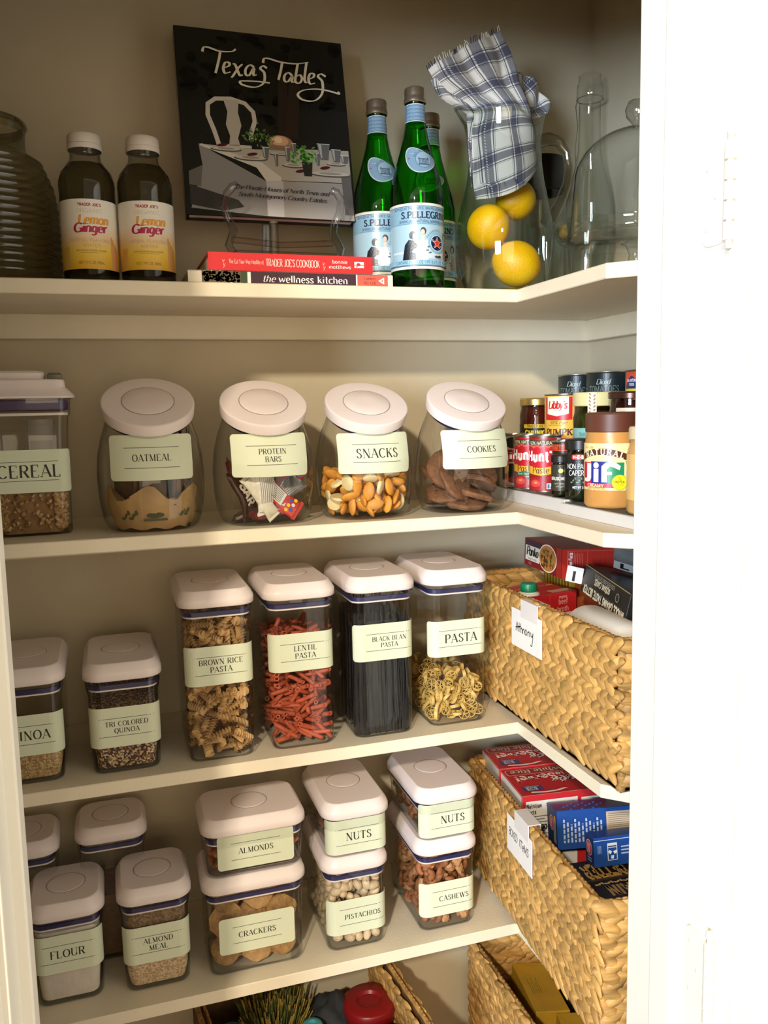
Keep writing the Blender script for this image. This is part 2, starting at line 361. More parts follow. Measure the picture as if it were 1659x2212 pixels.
def m_rr(w, d, r, z0=0., s0=0.):
    """around a rounded rectangle, u = 0 at the middle of its front (-y)"""
    P = (w/2-r)*2, pi*r/2, (d/2-r)*2
    def f(u, v):
        u += s0; sg = 1 if u >= 0 else -1; a = abs(u); h = P[0]/2
        if a <= h: p = (a, -d/2); n = (0, -1)
        elif a <= h+P[1]:
            t = (a-h)/r; p = (w/2-r+r*sin(t), -d/2+r-r*cos(t)); n = (sin(t), -cos(t))
        else:
            k = a-h-P[1]; p = (w/2, -d/2+r+k); n = (1, 0)
        return (sg*p[0], p[1], z0+v), (sg*n[0], n[1], 0)
    return f
# ------------------------------------------------------------ setting
Z1, Z2, Z3, Z4, Z5 = 1.3698, 1.0347, .6982, .3568, -.0600
T = .019; D = .250; WX = .277; YF = -.350; YO = -.500; JL = -.693; JR = -.0305; HZ = 1.682; FL = -.33
wall_m = M('painted_wall', 'c8bb9f', .75, var=.05, nscale=9, bump=.15, bscale=350)
shelf_m = M('shelf_paint', 'e8dcc2', .42, var=.04, nscale=14, bump=.12, bscale=260)
trim_m = M('white_trim_paint', 'f4f0e4', .35, var=.02, nscale=10, bump=.05, bscale=150)
floor_m = M('brown_plank', '6b4a32', .5, var=.35, nscale=6, stretch=(1, 8, 1))
def struct(name, vf, m, smooth=0):
    o = mk(name, vf, m, smooth=smooth); o['kind'] = 'structure'; return o
struct('wall_back', bx(-1.10, WX+.1, D, D+.1, FL, 2.2), wall_m)
struct('wall_right', bx(WX, WX+.1, YF-.03, D, FL, 2.2), wall_m)
struct('wall_left', bx(-1.15, -1.05, YF-.03, D, FL, 2.2), wall_m)
struct('floor', bx(-3.2, 2.2, -3.6, D+.1, FL-.1, FL), floor_m)
struct('ceiling', bx(-1.15, WX+.1, YF, D+.1, 2.2, 2.3), wall_m)
f = B(); f.add(bx(-1.9, JL-.02, YO+.01, YF, FL, 2.3)); f.add(bx(JR+.02, 1.4, YO+.01, YF, FL, 2.3)); f.add(bx(JL-.02, JR+.02, YO+.01, YF, HZ+.02, 2.3))
struct('wall_front', f, wall_m)
# door jambs with their stops and casings
f = B(); f.add(bbx(JL-.019, JL, YO, YF, FL, HZ, .002)); f.add(bbx(JL-.002, JL+.010, -.440, -.405, FL, HZ, .002)); struct('trim_1', f, trim_m)
f = B(); f.add(bbx(JR, JR+.019, YO, YF, FL, HZ, .002)); f.add(bbx(JR-.008, JR+.002, -.440, -.405, FL, HZ, .002)); struct('trim_2', f, trim_m)
f = B(); f.add(bbx(JL-.019, JR+.019, YO, YF, HZ, HZ+.019, .002)); struct('trim_3', f, trim_m)
def casing(x0, x1, name):
    f = B(); f.add(bbx(x0, x1, YO-.012, YO+.011, FL, HZ+.07, .003)); a = x0+.012 if x0 > -.3 else x0; b = x1 if x0 > -.3 else x1-.012
    f.add(bbx(a+.010, b-.010, YO-.019, YO-.010, FL, HZ+.07, .004)); struct(name, f, trim_m)
casing(JL-.075, JL-.006, 'trim_4'); casing(JR+.012, JR+.078, 'trim_5')
struct('trim_6', bbx(JL-.075, JR+.078, YO-.014, YO+.011, HZ+.012, HZ+.075, .003), trim_m)
# shelves, every one an L with a cut corner, and the cleats below them
def shelf_outline(x1=WX-.0005):
    return [(-1.049, 0), (0, 0), (0, -.240), (.1075, -.3475), (x1, -.3475), (x1, D-.0005), (-1.049, D-.0005)]
def shelf(z, label):
    o = shelf_outline(); k = .0012
    def inset(i):
        n = len(o); p0, p1, p2 = Vector(o[i-1]), Vector(o[i]), Vector(o[(i+1) % n])
        a = (p1-p0).normalized(); b = (p2-p1).normalized(); na = Vector((-a.y, a.x)); nb = Vector((-b.y, b.x)); s = na+nb; s /= max(.3, s.dot(na))
        return p1+s*k
    ins = [inset(i) for i in range(len(o))]
    L = [[(p.x, p.y, z-T) for p in ins], [(p[0], p[1], z-T+k) for p in o], [(p[0], p[1], z-k) for p in o], [(p.x, p.y, z) for p in ins]]
    tag(mk('pantry_shelf', loft(L), shelf_m, smooth=0), label, 'shelf', 'pantry shelves')
shelf(Z1, 'topmost cream painted shelf holding the glass bottles and cookbook')
shelf(Z2, 'cream painted shelf under the round white-lidded jars and food cans')
shelf(Z3, 'cream painted shelf under the four tall pasta containers')
shelf(Z4, 'cream painted shelf under the flour, crackers and stacked nut containers')
shelf(Z5, 'lowest cream painted shelf, in shade under the crowded bottom baskets')
n = 7
for z in (Z1, Z2, Z3, Z4):
    f = B(); f.add(bbx(-1.05, WX, D-T, D, z-T-.038, z-T, .0015)); f.add(bbx(WX-T, WX, YF, D-T, z-T-.038, z-T, .0015))
    struct('trim_%d' % n, f, shelf_m); n += 1
# the door, swung open, and two hinges
dr = thing('door_1', None, None); dr['kind'] = 'structure'
mk('door_slab', bbx(JR+.0035, JR+.0385, -1.12, YO-.022, FL+.01, HZ-.01, .002), trim_m, dr, smooth=0)
for z0, z1 in ((-.20, .34), (.46, 1.58)):
    f = B()
    for a, b, c, d in ((-1.03, -.60, z0, z0+.012), (-1.03, -.60, z1-.012, z1), (-1.03, -1.018, z0, z1), (-.612, -.60, z0, z1)): f.add(bbx(JR-.001, JR+.005, a, b, c, d, .002))
    mk('panel_moulding', f, trim_m, dr, smooth=0)
def hinge(z, label):
    h = thing('door_hinge', label, 'hinge', (JR, YO+.001, z), group='painted hinges of the open door')
    w = M('hinge_paint', 'f2eee2', .3)
    leaf = [[(x, p[0], p[1]) for p in rr(.036, .089, .012, 6, .021, 0)] for x in (-.0022, .0002)]
    lf = mk('leaf', loft(leaf), w, h, smooth=30)
    for y, zz in ((.03, .028), (.018, 0), (.03, -.028)):
        mk('screw', ell(.0012, .0035, .0035, 8, 4), w, lf, (-.0024, y, zz))
    for i in range(5):
        mk('knuckle', lathe([(0, i*.018), (.0055, i*.018+.0006), (.0055, i*.018+.0166), (0, i*.018+.0172)], 14), w, h, (-.0055, -.004, -.0445))
    mk('pin', lathe([(0, -.052), (.003, -.051), (.0028, .05), (.0042, .052), (.003, .058), (0, .059)], 10), w, h, (-.0055, -.004, 0))
hinge(1.391, 'upper white painted door hinge level with the glass bottles'); hinge(.600, 'lower white painted door hinge level with the tall basket')

# ------------------------------------------------------------ shared parts
ACR = clear('clear_acrylic'); ACR2 = clear('clear_acrylic_dark', (.93, .94, .93), (.6, .62, .62))
GL = clear('clear_glass', (.95, .965, .955), (.34, .38, .36), .01, 1.2, 4.5, .07)
GLH = clear('heavy_glass', (.90, .92, .90), (.34, .38, .36), .01, 1.3, 3., .16)
LID = M('white_lid_plastic', 'e9dcd8', .38, var=.01, spec=.45)
GROOVE = M('lid_groove', '9d928c', .5); NAVY = M('navy_gasket', '2a2b55', .35); RIMW = clear('frosted_rim', (.8, .8, .82), (.6, .6, .62), .3)
STK = 'd6dcc0'; INK = '35312c'
paper = printmat('label_paper', .6)
def sticker(parent, fmap, lines, cap, vc, w=.114, h=.057, uoff=0., gap=None, skew=0.):
    c = Cv(); c.rect(-w/2, -h/2, w/2, h/2, STK, .0055)
    s = .0128 if len(lines) == 1 or cap < .008 else .0135
    for sg in (1, -1): c.rect(-.037+uoff, sg*s-.0004, .037+uoff, sg*s+.0004, '6a655c')
    gap = gap or cap*1.45
    for i, t in enumerate(lines):
        c.text(t, uoff, ((len(lines)-1)/2-i)*gap, cap, INK, 'didone')
    return c.build('label', lambda u, v: fmap(u, v+vc), parent, .005, .00006, .0003, paper)
def lidpart(parent, w, d, z0, h=.024, r=.026, br=.0265, name='lid'):
    lid = mk(name, rloft([(z0, w-.010, d-.010, r-.004), (z0+.0004, w-.002, d-.002, r), (z0+.002, w, d, r), (z0+.010, w, d, r), (z0+.0125, w-.0012, d-.0012, r), (z0+.0145, w-.003, d-.003, r), (z0+.0185, w-.0070, d-.0070, r-.001), (z0+h-.0018, w-.0125, d-.0125, r-.003), (z0+h-.0004, w-.0150, d-.0150, r-.004), (z0+h, w-.0165, d-.0165, r-.0045), (z0+h, w-.0180, d-.0180, r-.005), (z0+h, w-.030, d-.030, r-.009)], 7), LID, parent, smooth=60)
    mk('button_groove', lathe([(br, .0), (br, .0005), (br+.0013, .0005), (br+.0013, 0)], 40), GROOVE, lid, (0, 0, z0+h-.0004))
    mk('push_button', lathe([(br, -.001), (br, .0006), (br-.001, .0011), (br-.003, .0012), (.004, .0015), (0, .0015)], 40), LID, lid, (0, 0, z0+h-.0004))
    return lid
def pop(label, cx, yf, z, w, d, h, lines, cap, vlab, uoff=0., rot=0., group='white-lidded clear food containers', clearm=None, lw=.114, lh=.057, lmove=0., bring=.0265):
    """square topped food container: cx middle, yf front of its body, h overall height"""
    bw, bd = w-.012, d-.012; rb = .015; lh_ = .024; hb = h-lh_
    t = thing('food_container', label, 'container', (cx, yf+bd/2, z), rot, group)
    A = clearm or ACR
    mk('body', rloft([(.0, bw-.014, bd-.014, rb), (.0008, bw-.007, bd-.007, rb), (.005, bw-.003, bd-.003, rb+.001), (.03, bw-.002, bd-.002, rb+.001), (hb-.022, bw, bd, rb+.002), (hb-.017, bw+.002, bd+.002, rb+.003), (hb-.008, bw+.006, bd+.006, rb+.005), (hb-.0005, bw+.006, bd+.006, rb+.005)], 7, True, False), A, t, smooth=50)
    mk('base_ring', rloft([(.0006, bw-.014, bd-.014, rb), (.0022, bw-.007, bd-.007, rb), (.0030, bw-.009, bd-.009, rb), (.0012, bw-.018, bd-.018, rb-.001)], 7, False, False), ACR2, t, smooth=50)
    mk('gasket', rloft([(hb-.0125, bw-.006, bd-.006, rb), (hb-.012, bw-.001, bd-.001, rb+.002), (hb-.0065, bw-.001, bd-.001, rb+.002), (hb-.006, bw-.006, bd-.006, rb)], 7, False, False), NAVY, t, smooth=50)
    mk('inner_rim', rloft([(hb-.0155, bw-.009, bd-.009, rb), (hb-.0153, bw-.003, bd-.003, rb+.001), (hb-.0132, bw-.003, bd-.003, rb+.001), (hb-.0130, bw-.009, bd-.009, rb)], 7, False, False), LID, t, smooth=50)
    lidpart(t, w, d, hb, lh_, br=bring)
    if lines: sticker(t, m_rr(bw+.0006, bd+.0006, rb+.002, vlab, lmove), lines, cap, 0, uoff=uoff, w=lw, h=lh)
    return t
def stuff(name, vf, m, label, cat, loc=(0, 0, 0), rot=(0, 0, 0), smooth=50):
    return tag(mk(name, vf, m, None, loc, rot, smooth), label, cat, None, 'stuff')
def fillblock(w, d, h, seed=1, top=.004, n=5):
    """a heap with a gently uneven top"""
    rnd = random.Random(seed); R = []
    for z, k in ((.0, .012), (.002, .004), (h*.5, 0), (h, 0)):
        R.append([(x, y, z+(rnd.uniform(-top, top)*.5 if z == h else 0)) for x, y in rr(w-2*k, d-2*k, .013, n)])
    for k in (.25, .6, .97):
        R.append([(x*(1-k), y*(1-k), h+rnd.uniform(0, top)*.6+k*top) for x, y in rr(w, d, .013, n)])
    return loft(R)
def place(vf_list, mats, name, label, cat, group, pts, rng, orient=None, scale=(.9, 1.1), keep=None):
    """individual pieces, sharing their meshes"""
    protos = []
    for vf, m in zip(vf_list, mats):
        o = mk(name, vf, m, smooth=55); protos.append(o)
    used = set(); out = []
    for i, p in enumerate(pts):
        k = rng.randrange(len(protos)); o = protos[k] if k not in used else protos[k].copy()
        if k in used: COL.objects.link(o)
        used.add(k); o.location = p
        o.rotation_euler = orient(p, rng) if orient else (rng.uniform(0, 6.28), rng.uniform(0, 6.28), rng.uniform(0, 6.28))
        s = rng.uniform(*scale); o.scale = (s, s, s); tag(o, label, cat, group); out.append(o)
        if keep: keep(o, s)
    for k, o in enumerate(protos):
        if k not in used: bpy.data.objects.remove(o)
    return out
def in_box(cx, cy, hw, hd, z0, rc=.012):
    """shift a piece until all of it is inside a round-cornered box"""
    def f(o, s):
        M3 = o.rotation_euler.to_matrix()*s; V = [M3 @ v.co for v in o.data.vertices]; L = Vector(o.location)
        for _ in range(3):
            a, b = min(v.x for v in V)+L.x, max(v.x for v in V)+L.x
            if a < cx-hw: L.x += cx-hw-a
            if b > cx+hw: L.x -= b-cx-hw
            a, b = min(v.y for v in V)+L.y, max(v.y for v in V)+L.y
            if a < cy-hd: L.y += cy-hd-a
            if b > cy+hd: L.y -= b-cy-hd
            a = min(v.z for v in V)+L.z
            if a < z0: L.z += z0-a
            w_ = 0; dv = None
            for v in V:
                x, y = abs(v.x+L.x-cx)-(hw-rc), abs(v.y+L.y-cy)-(hd-rc)
                if x > 0 and y > 0:
                    q = sqrt(x*x+y*y)-rc
                    if q > w_: w_ = q; dv = Vector((-math.copysign(x, v.x+L.x-cx), -math.copysign(y, v.y+L.y-cy), 0)).normalized()
            if w_ > 0: L += dv*w_
            else: break
        o.location = L
    return f
def in_jar(cx, cy, z0, R):
    def f(o, s):
        M3 = o.rotation_euler.to_matrix()*s; V = [M3 @ v.co for v in o.data.vertices]; L = Vector(o.location)
        for _ in range(4):
            a = min(v.z for v in V)+L.z
            if a < z0: L.z += z0-a
            w_ = 0; dv = None
            for v in V:
                x, y = v.x+L.x-cx, v.y+L.y-cy; r = sqrt(x*x+y*y); h = v.z+L.z-z0; q = r-(R-.012*max(0, 1-h/.03)**1.5)
                if q > w_: w_ = q; dv = Vector((-x/r, -y/r, 0))
            if w_ > 0: L += dv*w_
            else: break
        o.location = L
    return f
def packing(w, d, z0, z1, r, n, rng, cx=0, cy=0, rc=.012, front=None):
    """points at least about 1.4 r apart in a box, most of them close to its sides"""
    pts = []; tries = 0; md = (1.45*r)**2
    while len(pts) < n and tries < n*400:
        tries += 1
        if tries % (n*100) == 0: md *= .8
        x = rng.uniform(-w/2+r, w/2-r); y = rng.uniform(-d/2+r, d/2-r); z = rng.uniform(z0+r, z1-r*.3)
        if rng.random() < .7:
            k = rng.random()
            if k < .5: y = -d/2+r
            elif k < .75: x = -w/2+r
            elif k < .85: x = w/2-r
            else: z = z1-r*.3
        if all((x-a)**2+(y-b)**2+(z-c)**2 > md for a, b, c in pts): pts.append((x, y, z))
    return [(cx+a, cy+b, c) for a, b, c in pts]
# ------------------------------------------------------------ pieces of food
def fusilli():
    R = []; n = 22
    for i in range(n+1):
        t = i/n; a = t*pi*3.1; z = (t-.5)*.030
        R.append([(((.0058 if k % 2 == 0 else .0022))*cos(a+k*pi/3), ((.0058 if k % 2 == 0 else .0022))*sin(a+k*pi/3), z) for k in range(6)])
    return loft(R)
def fusilli2():
    """seen ridged: a spiral fin round a thin core"""
    R = []; n = 30
    for i in range(n+1):
        t = i/n; a = t*pi*7; z = (t-.5)*.032
        R.append([(r*cos(a+o), r*sin(a+o), z+dz) for r, o, dz in ((.0064, 0, .0006), (.003, .9, 0), (.0020, 2.2, 0), (.0064, pi, .0006), (.003, pi+.9, 0), (.0020, pi+2.2, 0))])
    return loft(R)
def penne():
    n = 9; R = []
    for r, z in ((.0020, -.020), (.0034, -.0200), (.0034, .0200), (.0020, .0200), (.0020, -.020)):
        R.append([(r*cos(2*pi*j/n), r*sin(2*pi*j/n), z+(.0015*cos(2*pi*j/n) if z > 0 else -.0015*cos(2*pi*j/n))) for j in range(n)])
    return loft(R, False, False)
def wheel():
    b = B(); n = 14
    pr = ((.0082, -.0024), (.0091, -.0024), (.0091, .0024), (.0082, .0024), (.0082, -.0024))
    b.add(loft([[(r*cos(2*pi*j/n), r*sin(2*pi*j/n), z) for j in range(n)] for r, z in pr], False, False))
    for k in range(3): b.add(tube([(.0078*cos(k*pi/3), .0078*sin(k*pi/3), 0), (0, 0, 0), (-.0078*cos(k*pi/3), -.0078*sin(k*pi/3), 0)], .0006, 5))
    return b
def disc(r, h, seed, n=20, jit=.05, dome=.3):
    rnd = random.Random(seed); K = [1+rnd.uniform(-jit, jit) for _ in range(n)]
    return loft([[(r*k*K[j]*cos(2*pi*j/n), r*k*K[j]*sin(2*pi*j/n), z*h+rnd.uniform(-.03, .03)*h) for j in range(n)] for k, z in ((.5, -.5), (.93, -.5), (1, -.1), (.97, .3), (.8, .5), (.45, .5+dome), (.1, .5+dome))])
def oval(rx, ry, rz):
    return ell(rx, ry, rz, 12, 7)
def nutcurve(seed):
    rnd = random.Random(seed); k = rnd.uniform(.9, 1.3)
    return tube([(.010*k*cos(a), .010*k*sin(a), .001*sin(3*a)) for a in (i*2.6/7 for i in range(8))], lambda t: .0016+.0040*sin(pi*min(1, t*.85+.1))**.8, 8)
def walnut(seed):
    rnd = random.Random(seed); v, f = ell(.011, .0085, .006, 12, 8)
    v = [(x*(1+.22*sin(9*x/.01+seed)*cos(7*y/.01)), y*(1+.2*cos(8*x/.01)), z*(1+.3*sin(11*x/.011))+.002*cos(x*160)) for x, y, z in v]; return v, f
def pistachio(k=0):
    b = B(); v, f = ell(.0100, .0066, .0070, 12, 8); b.add((v, f), 0)
    b.add(ell(.0075, .0012, .0067, 10, 6), 1, Matrix.Translation((.0006, 0, .0008))); return b

# ------------------------------------------------------------ shelf 3: pasta containers
RG = random.Random(3)
W_, R_ = .109, .178
def inside(cx, yf, w, d): return cx, yf+(d-.012)/2, w-.022, d-.022
pop('tall clear container with a BROWN RICE PASTA label, nearly full of tan spirals', -.4600, .0200, Z3, W_, R_, .250, ['BROWN RICE', 'PASTA'], .0078, .141, uoff=.000, lmove=.002)
cx, cy, w, d = inside(-.460, .0200, W_, R_)
fm = M('rice_pasta', 'c39a62', .6, var=.12, nscale=60, rnd=.25); fm2 = M('rice_pasta_pale', 'cda66e', .6, var=.1, nscale=60, rnd=.2)
place([fusilli(), fusilli2(), fusilli2()], [fm, fm2, fm], 'pasta_spiral', 'tan rice pasta spiral in the container marked BROWN RICE PASTA', 'pasta', 'tan pasta spirals',
      packing(w, d, Z3+.004, Z3+.204, .0068, 300, RG, cx, cy), RG, keep=in_box(cx, cy, w/2+.0025, d/2+.0025, Z3+.003))
pop('tall clear container with a LENTIL PASTA label, two thirds full of red tubes', -.3385, .0220, Z3, W_, R_, .250, ['LENTIL', 'PASTA'], .0078, .147, uoff=.004, lmove=.000)
cx, cy, w, d = inside(-.3385, .022, W_, R_)
pm = M('lentil_pasta', 'bd5838', .6, var=.15, nscale=80, rnd=.22)
def flatish(p, r):
    return (pi/2+r.gauss(0, .45), r.gauss(0, .3), r.uniform(-1.1, 1.1)+pi/2*(r.random() < .75))
P_ = packing(w-.010, d-.010, Z3+.004, Z3+.158, .0060, 300, RG, cx, cy)
place([penne()], [pm], 'pasta_tube', 'brick red lentil pasta tube in the container marked LENTIL PASTA', 'pasta', 'red pasta tubes', P_, RG, flatish, keep=in_box(cx, cy, w/2+.0025, d/2+.0025, Z3+.003))
pop('tall clear container with a BLACK BEAN PASTA label, full of black strands', -.2125, .0215, Z3, W_, R_, .250, ['BLACK BEAN', 'PASTA'], .0068, .149, uoff=.002, lmove=.006)
cx, cy, w, d = inside(-.2125, .0215, W_, R_)
b = B(); b.add(rloft([(0, w-.012, d-.012, .012), (.175, w-.014, d-.014, .012)], 4))
for i in range(420):
    u = RG.random(); e = rr(w-.002, d-.002, .014, 5); k = RG.randrange(len(e)); q = e[k]; q2 = e[(k+1) % len(e)]; x = q[0]+(q2[0]-q[0])*u; y = q[1]+(q2[1]-q[1])*u
    if RG.random() < .25: x *= RG.random(); y *= RG.random()
    tx, ty = RG.uniform(-.006, .006), RG.uniform(-.006, .006); hh = RG.uniform(.165, .19); lx, ly = w/2-.001, d/2-.001
    cl = lambda a, l: max(-l, min(l, a))
    b.add(tube([(x, y, .001), (cl(x+tx, lx), cl(y+ty, ly), hh*.5), (cl(x-tx*.4, lx), cl(y+ty*.5, ly), hh)], .0010, 4))
stuff('black_spaghetti', b, M('black_bean_pasta', '23211f', .45, var=.3, nscale=50), 'dark strands of black bean pasta standing upright in their tall container', 'pasta', (cx, cy, Z3+.004))
pop('tall clear container with a PASTA label, a third full of yellow wheels', -.0880, .0260, Z3, W_, R_, .250, ['PASTA'], .0135, .141, uoff=.001, lmove=.002)
cx, cy, w, d = inside(-.088, .026, W_, R_)
wm = M('wheat_pasta', 'dcb766', .55, var=.1, nscale=60, rnd=.15)
place([wheel()], [wm], 'rotelle_pasta', 'small yellow pasta wheel in the container marked PASTA', 'pasta', 'yellow pasta wheels', packing(w, d, Z3+.004, Z3+.072, .0066, 150, RG, cx, cy), RG, keep=in_box(cx, cy, w/2+.0025, d/2+.0025, Z3+.003))
pop('short clear container marked TRI COLORED QUINOA with speckled grain inside', -.5930, .0260, Z3, .107, R_, .158, ['TRI COLORED', 'QUINOA'], .0068, .067, uoff=.002)
cx, cy, w, d = inside(-.593, .026, .107, R_)
stuff('quinoa_grain', fillblock(w+.002, d+.002, .085, 4), voro('tri_quinoa', ['241713', '3a231c', '8f6f4c', 'd6b88c', '4a2a20', 'c8aa7c'], 420, .7), 'black, red and white quinoa grains filling most of the tri coloured container', 'grain', (cx, cy, Z3+.004))
pop('clear container labelled QUINOA, cut off by the door frame, pale grain inside', -.7220, .0290, Z3, .107, R_, .163, ['QUINOA'], .0125, .070)
cx, cy, w, d = inside(-.722, .029, .107, R_)
stuff('quinoa_grain', fillblock(w+.002, d+.002, .043, 5), voro('pale_quinoa', ['b08e5f', 'c9a877', '9c7a4e', 'd2b586'], 520, .8), 'pale tan quinoa grain low in the container beside the door frame', 'grain', (cx, cy, Z3+.004))

# ------------------------------------------------------------ shelf 4
SQ = .107; SD = .122; G4 = 'white-lidded clear food containers'
pop('clear container with a FLOUR label next to the door frame, full of white powder', -.6900, .0440, Z4, SQ, SD, .155, ['FLOUR'], .0115, .079, uoff=.0)
cx, cy, w, d = inside(-.690, .044, SQ, SD)
stuff('flour', fillblock(w+.002, d+.002, .106, 6, .006), M('flour', 'ded2c4', .9, var=.06, nscale=40, bump=.4, bscale=160), 'off-white flour filling the container at the left end', 'flour', (cx, cy, Z4+.004))
pop('clear container with an ALMOND MEAL label, beige powder inside', -.5670, .0350, Z4, SQ, SD, .160, ['ALMOND', 'MEAL'], .0078, .072, uoff=.002)
cx, cy, w, d = inside(-.567, .035, SQ, SD)
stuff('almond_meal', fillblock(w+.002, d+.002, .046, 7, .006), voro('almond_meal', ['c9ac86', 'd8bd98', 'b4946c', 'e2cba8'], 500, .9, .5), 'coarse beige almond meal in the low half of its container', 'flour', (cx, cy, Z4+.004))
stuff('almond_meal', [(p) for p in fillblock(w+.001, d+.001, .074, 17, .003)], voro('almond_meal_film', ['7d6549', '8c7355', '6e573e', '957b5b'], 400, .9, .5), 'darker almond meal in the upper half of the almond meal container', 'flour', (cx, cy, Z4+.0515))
pop('unmarked clear container at the back behind the almond meal and flour', -.6230, .1270, Z4, .107, .107, .218, None, 0, 0)
cx, cy = -.623, .127+.0475
stuff('brown_sugar', fillblock(.086, .086, .10, 8), M('brown_sugar', '6f5334', .9, var=.2, nscale=120, bump=.4), 'dark brown sugar in the unmarked container at the back', 'sugar', (cx, cy, Z4+.004))
pop('unmarked clear container half hidden at the far left behind the flour', -.7520, .1270, Z4, .107, .107, .212, None, 0, 0)
stuff('white_sugar', fillblock(.086, .086, .12, 9), M('white_sugar', 'cfc4b0', .9, var=.08, nscale=120, bump=.3), 'pale sugar in the half hidden container behind the flour', 'sugar', (-.752, cy, Z4+.004))
# crackers and almonds
CW = .158
pop('wide clear container with a CRACKERS label, under the almonds', -.4210, .0290, Z4, CW, SD, .155, ['CRACKERS'], .0085, .062, lmove=.0)
def dup_round(lbl): pass
cm = M('grain_cracker', 'c49a66', .8, var=.25, nscale=140, bump=.8, bscale=300, rnd=.15); cm2 = M('oat_cracker', 'a9824f', .8, var=.3, nscale=160, bump=.8, bscale=300, rnd=.15)
pts = []
for z, y, xs in ((.032, .048, (-.470, -.420, -.383)), (.030, .070, (-.452, -.398)), (.075, .052, (-.475, -.425, -.380)), (.078, .085, (-.455, -.405)), (.035, .105, (-.47, -.42, -.38)), (.108, .062, (-.462, -.412)), (.112, .095, (-.44, -.39))):
    pts += [(x, y, Z4+z) for x in xs]
place([disc(.027, .008, 1), disc(.025, .009, 2)], [cm, cm2], 'cracker', 'round seeded grain cracker in the wide container marked CRACKERS', 'cracker', 'crackers in the wide container', pts, RG,
      lambda p, r: (pi/2-.25+r.uniform(-.35, .2), r.uniform(-.3, .3), r.uniform(-.35, .35)), (.92, 1.05), keep=in_box(-.421, .084, .0690, .0510, Z4+.004))
pop('low wide clear container with an ALMONDS label on top of the crackers', -.4180, .0290, Z4+.1568, CW, SD, .088, ['ALMONDS'], .0085, .037, lh=.054)
am = M('almond_skin', 'a4643a', .6, var=.3, nscale=90, rnd=.2)
place([ell(.0115, .0072, .0042, 10, 6)], [am], 'almond', 'brown almond in the low wide container marked ALMONDS', 'nut', 'almonds in the low container',
      packing(.135, .098, Z4+.162, Z4+.192, .0062, 90, RG, -.418, .084), RG, lambda p, r: (r.uniform(-.5, .5), r.uniform(-.5, .5), r.uniform(0, 6)), keep=in_box(-.418, .084, .0690, .0510, Z4+.160))
# pistachios, cashews, nuts
pop('clear container with a PISTACHIOS label, full of pale nuts, under the left NUTS box', -.2640, .0260, Z4, W_, R_, .155, ['PISTACHIOS'], .0078, .056, uoff=.004, lmove=.004)
cx, cy, w, d = inside(-.264, .026, W_, R_)
ps = M('pistachio_shell', 'd9c09a', .5, var=.15, nscale=70, rnd=.15); pk = M('pistachio_kernel', '7b6a3a', .6, var=.3, nscale=90)
o_ = place([pistachio()], [[ps, pk]], 'pistachio', 'pale split pistachio in the container marked PISTACHIOS', 'nut', 'pistachios', packing(w, d, Z4+.003, Z4+.118, .0074, 290, RG, cx, cy), RG, keep=in_box(cx, cy, w/2+.0025, d/2+.0025, Z4+.003))
pop('clear container with a CASHEWS label, full of brown nuts, under the right NUTS box', -.1110, .0260, Z4, W_, R_, .155, ['CASHEWS'], .0085, .054, uoff=.004, lmove=.005)
cx, cy, w, d = inside(-.111, .026, W_, R_)
nm = M('brown_nut', 'a8683f', .6, var=.35, nscale=90, rnd=.2); nm2 = M('tan_nut', 'c08a58', .6, var=.3, nscale=90, rnd=.2)
place([nutcurve(1), walnut(2), nutcurve(3)], [nm, nm2, nm], 'cashew', 'brown curved nut in the container marked CASHEWS', 'nut', 'brown nuts under the CASHEWS label', packing(w, d, Z4+.003, Z4+.118, .0078, 260, RG, cx, cy), RG, keep=in_box(cx, cy, w/2+.0025, d/2+.0025, Z4+.003))
for lbl, x, um in (('low clear NUTS box stacked on the pistachios', -.2600, -.002), ('low clear NUTS box stacked on the cashews at the shelf corner', -.1080, .003)):
    pop(lbl, x, .0270, Z4+.1568, W_, R_, .084, ['NUTS'], .0125, .030, uoff=.003, lh=.055, lmove=um)
    cx, cy, w, d = inside(x, .027, W_, R_)
    dk = M('dark_nut', '5a3a22', .6, var=.4, nscale=90, rnd=.2)
    place([walnut(5), walnut(7)], [dk, nm], 'walnut', 'dark walnut half in the '+lbl[4:], 'nut', 'walnuts in the '+lbl[4:], packing(w, d, Z4+.160, Z4+.196, .0078, 90, RG, cx, cy), RG, keep=in_box(cx, cy, w/2+.0025, d/2+.0025, Z4+.160))

